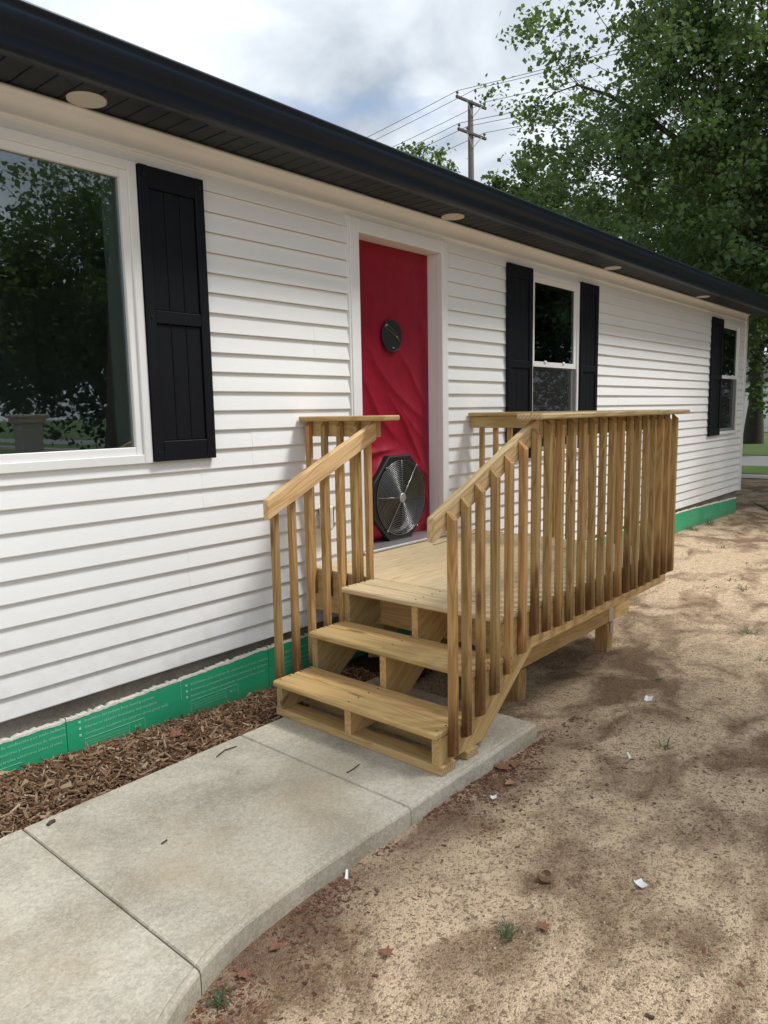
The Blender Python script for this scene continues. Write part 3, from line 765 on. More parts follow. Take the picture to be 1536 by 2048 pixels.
f = np.stack([I[:-1,:-1], I[1:,:-1], I[1:,1:], I[:-1,1:]], -1).reshape(-1, 4)
ob('fabric_panel', v, f, 'fabric', bd, True)
box('rear_sheet', 3.568, 4.442, .106, .112, .606, 2.612, 'fabric', bd)
# porthole
n = 36; pc = (4.008, 2.016); pr_ = .103
ph = ob('porthole', [(pc[0]+pr_*math.cos(2*math.pi*k/n), .083, pc[1]+pr_*1.05*math.sin(2*math.pi*k/n)) for k in range(n)] + [(pc[0]+pr_*math.cos(2*math.pi*k/n), .092, pc[1]+pr_*1.05*math.sin(2*math.pi*k/n)) for k in range(n)],
        [tuple(range(n)), tuple(range(n, 2*n))[::-1]] + [(k, (k+1) % n, (k+1) % n+n, k+n) for k in range(n)], 'black_plastic', bd)
vv, ff = tube([(pc[0]+pr_*math.cos(2*math.pi*k/n), .084, pc[1]+pr_*1.05*math.sin(2*math.pi*k/n)) for k in range(n+1)], .0045, 6, False); ob('rim', vv, ff, 'black_plastic', ph, True)
for (ax, az, bx, bz, r) in ((3.925, 2.075, 4.09, 1.985, .0016), (3.95, 2.098, 4.085, 2.0, .0012)):  # thin pale streaks modelled as glints on the clear porthole
    vv, ff = tube([(ax, .080, az), ((ax+bx)/2, .078, (az+bz)/2+.006), (bx, .080, bz)], r, 5); ob('glint_streak', vv, ff, 'wire', ph)
for (gx_, gz_, s) in ((3.948, 2.083, .009), (4.058, 2.012, .006), (4.02, 1.935, .007)): ob('clip', *join(boxgeo(gx_-s, gx_+s, .077, .0825, gz_-s*.7, gz_+s*.7, .002)), 'steel', ph)  # small bright steel bits, added as glints on the porthole
# fan
fan = empty('fan', (FC[0], .05, .60), bd)
def octagon(r, y, c=FC, sx=.95): return [(c[0]+r*sx*math.cos(math.pi/8+k*math.pi/4)/math.cos(math.pi/8), y, c[1]+r*math.sin(math.pi/8+k*math.pi/4)/math.cos(math.pi/8)) for k in range(8)]
n = 48
def circ(r, y): return [(FC[0]+r*math.cos(2*math.pi*k/n), y, FC[1]+r*math.sin(2*math.pi*k/n)) for k in range(n)]
def octn(r, y):
    out = []
    for k in range(n):
        a = 2*math.pi*k/n; s = (a-0) % (math.pi/4); q = r/math.cos(min(s, math.pi/4-s) if False else abs(((a) % (math.pi/4)) - 0) if (a % (math.pi/4)) < math.pi/8 else math.pi/4-(a % (math.pi/4)))
        out.append((FC[0]+.95*q*math.cos(a), y, FC[1]+q*math.sin(a)))
    return out
rings = [octn(.296, .070), octn(.300, .030), octn(.297, .018), octn(.288, .012), circ(.268, .012), circ(.262, .018), circ(.255, .060), circ(.22, .095)]
v = sum(rings, []); f = []
for q in range(len(rings)-1): f += [(q*n+k, q*n+(k+1) % n, (q+1)*n+(k+1) % n, (q+1)*n+k) for k in range(n)]
ob('housing', v, f, 'black_plastic', fan)
ob('back_plate', circ(.225, .0951)+circ(.225, .099), [tuple(range(n)), tuple(range(n, 2*n))[::-1]], 'dark_int', fan)
for k in range(5):
    a0 = k*2*math.pi/5; v = []; 
    for j in range(7):
        r = .06+.165*j/6
        for s, yy in ((-.30, .060), (.30, .086)):
            a = a0 + s + .25*j/6; v.append((FC[0]+r*math.cos(a), yy, FC[1]+r*math.sin(a)))
    v2 = [(x, y+.003, z) for x, y, z in v]
    f = [(2*j, 2*j+1, 2*j+3, 2*j+2) for j in range(6)]; f += [tuple(q+14 for q in w_[::-1]) for w_ in f]
    ob('blade', v+v2, f, 'dark_int', fan, True)
def torus(r, y, w_, nn=56, m_=5):
    return tube([(FC[0]+r*math.cos(2*math.pi*k/nn), y, FC[1]+r*math.sin(2*math.pi*k/nn)) for k in range(nn)] + [(FC[0]+r, y, FC[1])], w_, m_, False)
for k in range(18):
    r = .046 + k*.0127; y = .004 + .0045*(1-((r-.046)/.22)) * -1
    vv, ff = torus(r, y, .0021); ob('guard_ring', vv, ff, 'wire', fan, True)
hv, hf = tube([(FC[0], .012, FC[1]), (FC[0], -.006, FC[1]), (FC[0], -.010, FC[1])], [.034, .034, .028], 20); ob('hub', hv, hf, 'alu', fan)
for a, r_, w_ in ((R_(52), .272, .0034), (R_(-4), .262, .0018), (R_(90), .262, .0014)):
    dx, dz = math.cos(a), math.sin(a)
    vv, ff = tube([(FC[0]-dx*r_*.96, -.0005, FC[1]-dz*r_), (FC[0], -.005, FC[1]), (FC[0]+dx*r_*.96, -.0005, FC[1]+dz*r_)], w_, 6); ob('guard_rod', vv, ff, 'wire', fan, True)
for a in (52, 128, 232, 308):
    sx, sz = FC[0]+.268*math.cos(R_(a)), FC[1]+.275*math.sin(R_(a))
    vv, ff = tube([(sx, .013, sz), (sx, -.004, sz), (sx, -.008, sz)], [.008, .008, .004], 8); ob('screw', vv, ff, 'wire', fan, True)
for sx in (-.06, .06): box('foot', FC[0]+sx-.03, FC[0]+sx+.03, .020, .07, .601, .612, 'black_plastic', fan, .003)
hs = [(4.33, .02, .66), (4.40, -.03, .64), (4.44, -.07, .60), (4.42, -.12, .568), (4.30, -.18, .5655), (4.16, -.20, .5655), (4.05, -.19, .5655)]
pts = []
for i in range(len(hs)-1):
    for t in (0, .33, .66): pts.append(Vector(hs[i]).lerp(Vector(hs[i+1]), t))
vv, ff = tube(pts, .0022, 5); tag(ob('pressure_hose', vv, ff, 'hose', None, True), 'thin green tube lying on the porch boards beside the fan', 'hose')

# ------------------------------------------------------------------ porch
po = empty('porch', (3.9, -.8, 0)); tag(po, 'new treated-wood porch with open steps and slatted railings', 'porch')
ZD = .562
def zb(x0, x1, y0, y1, z0, z1, name, mat='wood', along='x', c=.004):
    """axis-aligned timber whose grain follows `along`"""
    cx, cy, cz = (x0+x1)/2, (y0+y1)/2, (z0+z1)/2
    if along == 'x': return board(name, (x0, cy, cz), (x1, cy, cz), round(y1-y0, 4), round(z1-z0, 4), (0,1,0), mat, po, c)
    if along == 'y': return board(name, (cx, y1, cz), (cx, y0, cz), round(x1-x0, 4), round(z1-z0, 4), (1,0,0), mat, po, c)
    return board(name, (cx, cy, z0), (cx, cy, z1), round(x1-x0, 4), round(y1-y0, 4), (1,0,0), mat, po, c)
nb_ = 11; y_ = -.030; bw = (1.545-.030)/nb_
for i in range(nb_): zb(3.0755, 4.85 + random.uniform(-.004, .004), y_-(i+1)*bw+.0009, y_-i*bw-.0009, ZD-.028, ZD+random.uniform(-.001, .001), 'deck_board', 'wood_deck')
for n_, (xa, top) in enumerate(((2.295, .187), (2.547, .375), (2.797, .562))):
    for a, b in ((xa, xa+.1325), (xa+.1395, xa+.272)):
        zb(a, b, -1.549 + random.uniform(-.003, .003), -.538, top-.030, top + random.uniform(-.001, .001), 'tread_board', 'wood_deck' if n_ == 2 else 'wood', 'y', .007)
scm = mk('screw', *tube([(0, 0, -.004), (0, 0, .0008)], .0045, 8), 'grey_box')
for (xa, top) in ((2.295, .187), (2.547, .375), (2.797, .562)):
    for dx_ in (.035, .10, .172, .24):
        for ys in (-1.526, -1.026, -.559): put(bpy.data.objects.new('screw', scm), po, Matrix.Translation((xa+dx_, ys, top+.0006)))
# frame
zt = ZD-.0285; zl = zt-.186
zb(3.075, 3.113, -1.5065, -.0385, zl-.05, zt, 'rim_joist', along='y'); zb(4.81, 4.848, -1.5065, -.0385, zl, zt, 'rim_joist', along='y')
zb(3.06, 4.848, -1.545, -1.507, zl, zt, 'rim_joist'); zb(3.06, 4.848, -.038, -.018, zl, zt, 'ledger')
for jx in (3.48, 3.88, 4.28): zb(jx, jx+.038, -1.5065, -.0385, zl, zt, 'joist', along='y')
zb(3.16, 4.98, -1.252, -1.214, zl-.286, zl-.0005, 'beam'); zb(3.16, 4.98, -1.2138, -1.176, zl-.286, zl-.0005, 'beam')
for px in (3.44, 4.60): zb(px, px+.089, -1.262, -1.173, -.45, zl-.2865, 'post', 'wood_bal', along='z')  # darker stained timber puts the shade under the deck into the colour
zb(3.42, 3.56, -.30, -.16, -.45, zl-.001, 'post', along='z')
v, f = join(boxgeo(4.640, 4.688, -1.2655, -1.2625, -.02, .058, 0), boxgeo(4.640, 4.706, -1.2555, -1.2525, .060, .20, 0))
ob('post_strap', v, f, 'steel', po)
# stringers
poly = [(2.320, .0385), (2.320, .1565), (2.572, .1565), (2.572, .3445), (2.822, .3445), (2.822, .5315), (3.0745, .5315), (3.0745, .345), (2.655, .0385)]
def stringer(y0, y1):
    # built along its own slope so the grain runs down the board
    a = math.atan2(.345-.0385, 3.0745-2.655); ca, sa = math.cos(a), math.sin(a)
    o3 = Vector((2.320, y0, .0385)); n = len(poly)
    v = []
    for yy in (0, y1-y0):
        for x, z in poly:
            dx, dz = x-2.320, z-.0385; v.append((dx*ca+dz*sa, yy, -dx*sa+dz*ca))
    f = [tuple(range(n))[::-1] if False else tuple(range(n)), tuple(range(n, 2*n))[::-1]] + [(i, i+n, (i+1) % n+n, (i+1) % n) for i in range(n)]
    me = mk('stringer', v, f, 'wood')
    M4 = Matrix(((ca, 0, -sa, o3.x), (0, 1, 0, o3.y), (sa, 0, ca, o3.z), (0,0,0,1)))
    put(bpy.data.objects.new('stringer', me), po, M4)
stringer(-1.545, -1.507); stringer(-1.045, -1.007); stringer(-.578, -.540)
zb(2.318, 2.420, -1.560, -.530, .0, .038, 'base_plate', along='y'); zb(2.502, 2.590, -1.560, -.530, .0, .038, 'base_plate', along='y')
# balusters (angled cut at both ends on the outer face)
_bal = {}
def baluster(x, y, z0, z1, out, cut=.030):
    """x,y = centre; out = world direction of the outer face"""
    Ln = round(z1-z0, 3); k = Ln
    if k not in _bal:
        h = .0168; c = .0025
        sec = [(-h, -h+c), (-h+c, -h), (h-c, -h), (h, -h+c), (h, h-c), (h-c, h), (-h+c, h), (-h, h-c)]   # (y,z) ; z=+h is the outer face
        v = []
        for (yy, zz) in sec: v.append((.014*(zz+h)/(2*h), yy, zz))
        for (yy, zz) in sec: v.append((Ln - cut*(zz+h)/(2*h), yy, zz))
        f = [(i, (i+1) % 8, (i+1) % 8+8, i+8) for i in range(8)] + [tuple(range(8))[::-1], tuple(range(8, 16))]
        _bal[k] = mk('baluster', v, f, 'wood_bal')
    ax = Vector((random.uniform(-.0015, .0015), random.uniform(-.0015, .0015), 1)).normalized(); wz = Vector(out); wz = (wz-ax*wz.dot(ax)).normalized(); wy = wz.cross(ax)
    M4 = Matrix(((ax.x, wy.x, wz.x, x), (ax.y, wy.y, wz.y, y), (ax.z, wy.z, wz.z, z0), (0,0,0,1)))
    return put(bpy.data.objects.new('baluster', _bal[k]), po, M4)
RT = lambda x: 1.078 + (x-2.30)*.4565          # right stair rail, top edge
LT = lambda x: 1.091 + (x-2.278)*.4450
for x in (2.374, 2.472, 2.579, 2.695, 2.811, 2.933, 3.047): baluster(x+.019, -1.5655, .058+(x-2.374)*.530, RT(x+.019)-.020, (0,-1,0), .036)
for i in range(15):
    x = 3.166+.1208*i if i < 14 else 4.857; baluster(x+.019, -1.5655, .404+random.uniform(-.004, .004), 1.449, (0,-1,0))
for i in range(7):
    x = 2.344+.1160*i; baluster(x+.019, -.519, .060+(x-2.344)*.545, LT(x+.019)-.006, (0,1,0), .02)
for y in (-.038, -.169, -.293, -.426): baluster(3.0555, y-.019, .404, 1.449, (-1,0,0))
y = -.076
while y > -1.50: baluster(4.8675, y-.019, .404, 1.449, (1,0,0)); y -= .1225
# sloping handrails
def handrail(x0, x1, zt0, zt1, y0, y1):
    a = math.atan2(zt1-zt0, x1-x0); ca, sa = math.cos(a), math.sin(a); hv_ = .0985
    c = .004; v = []
    P_ = [(x0, zt0-hv_), (x1, zt1-hv_), (x1, zt1), (x0, zt0)]
    loc = [((x-x0)*ca+(z-zt0)*sa, -(x-x0)*sa+(z-zt0)*ca) for x, z in P_]
    v = [(q, 0, r) for q, r in loc] + [(q, y1-y0, r) for q, r in loc]
    f = [(0,1,2,3), (7,6,5,4), (0,4,5,1), (1,5,6,2), (2,6,7,3), (3,7,4,0)]
    import bmesh
    me = mk('handrail', v, f, 'wood_rail'); bm = bmesh.new(); bm.from_mesh(me)
    bmesh.ops.bevel(bm, geom=bm.edges[:], offset=.004, segments=1, affect='EDGES'); bmesh.ops.recalc_face_normals(bm, faces=bm.faces); bm.to_mesh(me); bm.free()
    M4 = Matrix(((ca, 0, -sa, x0), (0, 1, 0, y0), (sa, 0, ca, zt0), (0,0,0,1)))
    put(bpy.data.objects.new('handrail', me), po, M4)
handrail(2.300, 3.135, RT(2.300), RT(3.135)-.002, -1.545, -1.507)
handrail(2.278, 3.072, LT(2.278), LT(3.072), -.577, -.539)
# level rails and caps
ZC = 1.478
zb(3.075, 3.113, -.575, -.020, 1.360, 1.449, 'top_rail', along='y'); zb(4.81, 4.848, -1.5065, -.020, 1.360, 1.449, 'top_rail', along='y'); zb(3.14, 4.848, -1.545, -1.507, 1.360, 1.449, 'top_rail')
zb(3.005, 3.143, -.690, -.022, 1.4495, ZC, 'cap_board', along='y', c=.006); zb(4.775, 4.913, -1.4815, -.022, 1.4495, ZC, 'cap_board', along='y', c=.006)
v0 = [(3.045, -1.622), (4.46, -1.622), (4.46, -1.484), (2.995, -1.484)]
zb(3.02, 4.43, -1.622, -1.484, 1.4495, ZC, 'cap_board', 'wood_rail', 'x', .007); zb(4.4325, 4.99, -1.622, -1.484, 1.4495, ZC-.001, 'cap_board', 'wood_rail', 'x', .007)

# ------------------------------------------------------------------ mulch bed, flecks on the dirt
def chip_mesh(cx, cy, cz, ln, wd, th, yaw, pit, rol):
    """many little slabs at once (numpy)"""
    n = len(cx); base = np.array([(x, y, z) for x in (-.5,.5) for y in (-.5,.5) for z in (-.5,.5)])
    taper = np.array([1,1,1,1,.55,.55,.55,.55])
    p = base[None]*np.stack([ln, wd, th], -1)[:,None,:]; p[:,:,1] *= taper[None]
    c, s = np.cos(rol), np.sin(rol); y, z = p[:,:,1]*c[:,None]-p[:,:,2]*s[:,None], p[:,:,1]*s[:,None]+p[:,:,2]*c[:,None]
    x = p[:,:,0]; c, s = np.cos(pit), np.sin(pit); x, z = x*c[:,None]+z*s[:,None], -x*s[:,None]+z*c[:,None]
    c, s = np.cos(yaw), np.sin(yaw); x, y = x*c[:,None]-y*s[:,None], x*s[:,None]+y*c[:,None]
    v = np.stack([x+cx[:,None], y+cy[:,None], z+cz[:,None]], -1).reshape(-1, 3)
    q = np.array([(0,1,3,2), (4,6,7,5), (0,4,5,1), (2,3,7,6), (0,2,6,4), (1,5,7,3)])
    f = (q[None]+8*np.arange(n)[:,None,None]).reshape(-1, 4)
    return v, f
n = 14500
cx = rng.uniform(.2, 3.1, n); cy = rng.uniform(-.59, -.012, n)
def mulch_h(x, y):
    t = (-y)/.57; side = np.interp(x, [0, 1.2, 1.93, 2.35, 2.7], [-.035, -.045, -.085, -.115, -.125])
    return side*np.clip(1-t, 0, 1)**1.1 + (-.022)*(t) + .03*np.sin(np.pi*np.clip(t, 0, 1)) + .02*(fbm(x*7, y*7, 31)-.47)
cz = mulch_h(cx, cy) + rng.uniform(-.012, .012, n)
big = rng.random(n)
ln = np.where(big > .9, rng.uniform(.05, .095, n), rng.uniform(.015, .05, n)); wd = ln*rng.uniform(.07, .24, n); th = rng.uniform(.002, .007, n)
v, f = chip_mesh(cx, cy, cz, ln, wd, th, rng.uniform(0, 6.28, n), rng.normal(0, .35, n), rng.normal(0, .6, n))
k_ = (v[:,1].reshape(-1, 8).max(1) < -.008) & ((v[:,1].reshape(-1, 8).min(1) > -.582) | (v[:,2].reshape(-1, 8).min(1) > .002))
v = v.reshape(-1, 8, 3)[k_].reshape(-1, 3); f = f[:6*k_.sum()]
gxs = np.linspace(.1, 3.62, 170); gys = np.linspace(-.60, -.004, 34); A_, B_ = np.meshgrid(gxs, gys, indexing='ij'); Zm = mulch_h(A_, B_)-.012
nv = len(v); I = np.arange(A_.size).reshape(A_.shape)+nv
v = np.vstack([v, np.stack([A_, B_, Zm], -1).reshape(-1, 3)]); f = np.vstack([f, np.stack([I[:-1,:-1], I[1:,:-1], I[1:,1:], I[:-1,1:]], -1).reshape(-1, 4)])
mm = mk('mulch', v, f, 'mulch'); mm.materials.append(M['mulch_base']); mm.polygons.foreach_set('material_index', [0]*(len(f)-(len(gxs)-1)*(len(gys)-1))+[1]*((len(gxs)-1)*(len(gys)-1)))
mu = put(bpy.data.objects.new('mulch', mm)); tag(mu, 'shredded brown bark mulch between the walk and the green foam', 'mulch', kind='stuff')

def scatter(name, n, xr, yr, dens, ln_r, mat, label, cat, seed):
    g = np.random.default_rng(seed); x = g.uniform(*xr, n); y = g.uniform(*yr, n)
    keep = g.random(n) < dens(x, y); x, y = x[keep], y[keep]; n = len(x)
    ln = g.uniform(*ln_r, n); z = ground_h(x, y)+ln*.06
    v, f = chip_mesh(x, y, z, ln, ln*g.uniform(.15, .8, n), ln*.18, g.uniform(0, 6.28, n), g.normal(0, .2, n), g.normal(0, .25, n))
    return tag(put(bpy.data.objects.new(name, mk(name, v, f, mat))), label, cat, kind='stuff')
def d_dirt(x, y):
    d = np.hypot(x, y+3.27)
    off = np.array([smooth_edge(q) for q in np.linspace(.4, 9, 200)]); e_ = np.interp(x, np.linspace(.4, 9, 200), off)
    ok = ((x > 3.03) | (y < e_-.012))
    cl = np.clip((fbm(x*1.7, y*1.7, 41)-.36)*6, .12, 1)
    return ok*cl*np.clip(2.0/d, 0, 1)**1.3
scatter('straw_flecks', 110000, (.75, 7.5), (-4.6, -.1), d_dirt, (.003, .010), 'fleck', 'pale straw flecks and grit strewn over the dirt', 'straw flecks', 5)
def d_red(x, y):
    off = np.array([smooth_edge(q) for q in np.linspace(.4, 9, 200)]); e_ = np.interp(x, np.linspace(.4, 9, 200), off)
    d = e_-y; ok = (d > .008) & (x < 3.4)
    return ok*np.exp(-(np.clip(d, 0, 9)/.10)**1.2)*np.clip((fbm(x*4, y*4, 77)-.35)*6, .05, 1) + ((x > 2.4)*(x < 3.6))*.02*(fbm(x*3, y*3, 17) > .58)*ok
scatter('red_crumbs', 60000, (.8, 4.2), (-2.6, -1.58), d_red, (.004, .017), 'redcrumb', 'reddish mulch crumbs along the edge of the walk', 'mulch crumbs', 6)

scatter('leaf_crumbs', 9000, (.8, 7.5), (-4.2, -1.0), lambda x, y: d_dirt(x, y)*.12*(fbm(x*2.2, y*2.2, 91) > .47), (.008, .026), 'redcrumb', 'dark brown leaf crumbs strewn thinly over the dirt', 'leaf crumbs', 8)
def weed_cover():
    g = random.Random(4); gs = []
    for i in range(150):
        x = g.uniform(4.2, 12.5); y = -.3-4.2*g.random()**1.3
        if 3 < x < 5.1 and y > -1.75: continue
        z = float(ground_h(x, y)); s_ = g.uniform(.02, .07)
        for k in range(g.randint(5, 14)):
            a = g.uniform(0, 6.28); l = s_*g.uniform(.5, 1); d = Vector((math.cos(a), math.sin(a), 0)); p = Vector((-d.y, d.x, 0))*l*.10; b = Vector((x+g.uniform(-1, 1)*s_, y+g.uniform(-1, 1)*s_, z-.003))
            P_ = [b-p*.4, b+p*.4, b+d*l*.5+Vector((0, 0, l*.35))+p, b+d*l*.5+Vector((0, 0, l*.35))-p, b+d*l+Vector((0, 0, l*.4))]
            gs.append(([tuple(q) for q in P_], [(0, 1, 2, 3), (3, 2, 4)]))
    v, f = join(*gs); tag(put(bpy.data.objects.new('weed_cover', mk('weed_cover', v, f, 'weed'))), 'sparse tiny weeds sprinkled over the dirt beyond the porch', 'weeds', kind='stuff')
weed_cover()

# ------------------------------------------------------------------ small things lying about
def gz(x, y): return float(ground_h(x, y))
def scrap(x, y, a, w_, h_, label):
    z = gz(x, y)+.004; v = []
    for i in range(4):
        for j in range(4):
            u, t = (i/3-.5)*w_, (j/3-.5)*h_; v.append((x+u*math.cos(a)-t*math.sin(a), y+u*math.sin(a)+t*math.cos(a), z+.006+.004*math.sin(i*1.3+x)+.004*math.cos(j*1.7)))
    v += [(p, q, r-.0025) for p, q, r in v]; I = lambda i, j: i*4+j
    f = [(I(i,j), I(i+1,j), I(i+1,j+1), I(i,j+1)) for i in range(3) for j in range(3)]; f += [tuple(q+16 for q in w2[::-1]) for w2 in f]
    b = [0,1,2,3,7,11,15,14,13,12,8,4]
    f += [(b[i], b[(i+1) % 12], b[(i+1) % 12]+16, b[i]+16) for i in range(12)]
    return tag(ob('paper_scrap', v, f, 'paper'), label, 'scrap', 'white scraps on the dirt')
scrap(2.407, -1.753, .6, .028, .024, 'small square white scrap on the dirt just right of the walk edge')
scrap(3.871, -1.825, .2, .055, .04, 'white scrap lying farthest off, level with the porch')
scrap(2.242, -2.425, .9, .042, .028, 'white scrap on pale dirt right of the brown nut shell')
def chipbit(x, y, label):
    v, f = chip_mesh(np.array([x]), np.array([y]), np.array([gz(x, y)+.008]), np.array([.04]), np.array([.012]), np.array([.006]), np.array([.7]), np.array([-.25]), np.array([.2]))
    return tag(ob('paint_chip', v, f, 'paper'), label, 'scrap', 'white scraps on the dirt')
chipbit(1.672, -1.628, 'narrow white chip among red crumbs beside the walk edge'); chipbit(3.10, -2.03, 'tiny white chip out on the dirt near the steps')
# nut shell: open half shell
v = []; f = []; sx_, sy_ = 2.062, -2.176; sz_ = gz(sx_, sy_)
for i in range(7):
    for j in range(14):
        th_ = i/6*2.0; ph_ = 2*math.pi*j/14; r = .024*(1+.06*math.sin(3*ph_))
        v.append((sx_+r*math.sin(th_)*math.cos(ph_)*1.1, sy_+r*math.sin(th_)*math.sin(ph_), sz_+.022-r*math.cos(th_)*.9))
inner = [(sx_+(p-sx_)*.8, sy_+(q-sy_)*.8, sz_+.022+(r-sz_-.022)*.8) for p, q, r in v]
nq = len(v); v += inner
for i in range(6):
    for j in range(14):
        q = (i*14+j, (i+1)*14+j, (i+1)*14+(j+1) % 14, i*14+(j+1) % 14); f.append(q); f.append(tuple(a+nq for a in q[::-1]))
f += [(84+j, 84+(j+1) % 14, 84+(j+1) % 14+nq, 84+j+nq) for j in range(14)]
sh = ob('nut_shell', v, f, 'shell', None, True); tag(sh, 'curled open brown nut shell on the pale dirt', 'nut shell')
def leaf(x, y, s, a, mat, label, curl=.35):
    pts = [(0, -.55), (.10, -.25), (.42, -.30), (.30, -.05), (.52, .18), (.22, .20), (.12, .42), (0, .58), (-.12, .42), (-.24, .18), (-.50, .16), (-.30, -.06), (-.40, -.32), (-.10, -.25)]
    z = gz(x, y)+.006; v = []
    for top in (0, -.0012):
        v.append((x, y, z+.004+top))
        for px, py in pts:
            X_, Y_ = px*s*math.cos(a)-py*s*math.sin(a), px*s*math.sin(a)+py*s*math.cos(a); v.append((x+X_, y+Y_, z+.004+curl*s*(px*px+.5*abs(py)*abs(px))*1.2+top))
    n = len(pts); f = [(0, 1+i, 1+(i+1) % n) for i in range(n)]; f += [tuple(q+n+1 for q in t[::-1]) for t in f]
    f += [(1+i, 1+(i+1) % n, n+2+(i+1) % n, n+2+i) for i in range(n)]
    return tag(ob('dry_leaf', v, f, mat), label, 'leaf', 'fallen dry leaves')
leaf(2.655, -1.645, .085, .4, 'dry_leaf', 'rust dry leaf touching the walk edge below the bottom step')
leaf(2.72, -1.665, .075, 2.1, 'dry_leaf', 'second rust leaf, tucked behind the one at the walk edge')
leaf(2.551, -1.744, .05, 1.2, 'dry_leaf2', 'pale tan leaf above the small square white scrap')
leaf(1.847, -2.281, .045, 2.6, 'dry_leaf', 'rust leaf beside the largest weed tuft on the dirt')
leaf(1.468, -1.984, .045, .2, 'dry_leaf', 'small rust leaf on pale dirt nearest the curve of the walk')
leaf(1.29, -1.70, .042, 1.5, 'dry_leaf', 'dark rust leaf lying against the curved walk edge')
leaf(1.16, -1.71, .04, 3.0, 'dry_leaf', 'brown leaf beside the weed at the bottom of the walk curve')
lm_ = leaf(1.86, -.33, .10, .8, 'dry_leaf', 'large rust leaf lying on the bark mulch'); lm_.location.z = float(mulch_h(1.86, -.33))+.012
def weed(x, y, s, n, label, tall=.8):
    g = random.Random(int(x*1000)+n); z = gz(x, y); gs = []
    for i in range(n):
        a = g.uniform(0, 6.28); l = s*g.uniform(.35, .8); up = g.uniform(.25, tall); w_ = l*g.uniform(.025, .06)
        d = Vector((math.cos(a), math.sin(a), 0)); p = Vector((-d.y, d.x, 0)); b = Vector((x+g.uniform(-.3,.3)*s, y+g.uniform(-.3,.3)*s, z-.004))
        P_ = [b-p*w_*.3, b+p*w_*.3, b+d*l*.45+Vector((0,0,l*up*.6))+p*w_, b+d*l*.45+Vector((0,0,l*up*.6))-p*w_, b+d*l+Vector((0,0,l*up*.75))]
        gs.append(([tuple(q) for q in P_], [(0,1,2,3), (3,2,4)]))
    v, f = join(*gs); o = ob('weed', v, f, 'weed'); tag(o, label, 'weed', 'small weeds on the dirt'); return o
weed(1.068, -1.735, .07, 40, 'weed tuft in the corner at the bottom of the walk curve')
weed(2.093, -1.612, .035, 22, 'tiny weed sprouting against the walk edge, lower of two')
weed(2.321, -1.612, .035, 22, 'tiny weed sprouting against the walk edge, nearer the steps')
weed(1.758, -2.212, .075, 40, 'largest weed tuft, out on the pale dirt', .5)
weed(3.30, -2.123, .07, 30, 'weed sprig on dark dirt right of the bottom step', 1.2)
weed(2.333, -2.627, .025, 16, 'tiny weed right of the lowest white scrap')
weed(9.9, -.10, .14, 40, 'weed clump growing against the far green foam board', 1.0); weed(10.5, -.12, .16, 40, 'taller weed clump against the far green foam', 1.2)
weed(4.2, -1.75, .07, 24, 'weed tuft beside the porch beam'); weed(5.6, -1.9, .12, 30, 'low weed tuft beyond the end of the porch'); weed(6.9, -1.5, .12, 30, 'low weed tuft farthest from the porch'); weed(5.0, -2.4, .09, 24, 'weed tuft at the right edge of the dirt')
def twig(pts, r, label):
    vv, ff = tube(pts, r, 5); return tag(ob('twig', vv, ff, 'twig'), label, 'twig', 'twigs lying about')
twig([(1.84, -.682, .004), (1.90, -.660, .006), (1.96, -.668, .004)], .003, 'forked dark twig on the walk by the mulch'); 
twig([(2.095, -1.23, .003), (2.135, -1.232, .005), (2.18, -1.222, .003)], .0028, 'thin straight twig on the walk before the bottom step')
twig([(1.11, -.640, .004), (1.125, -.632, .007), (1.14, -.630, .004)], .008, 'stubby dark twig on the walk by the joint')
twig([(1.31, -1.075, .003), (1.335, -1.07, .004)], .0035, 'short dark twig in the middle of the walk')
for (x, y, ln, a, lb) in ((12.7, -.35, .9, .5, 'long dark stick on the dirt past the house corner'), (12.4, -.55, .6, -.3, 'shorter dark stick by the house corner')):
    twig([(x, y, gz(x, y)+.02), (x+ln*.5*math.cos(a), y+ln*.5*math.sin(a), gz(x, y)+.035), (x+ln*math.cos(a), y+ln*math.sin(a), gz(x, y)+.02)], [.02, .016, .008], lb)

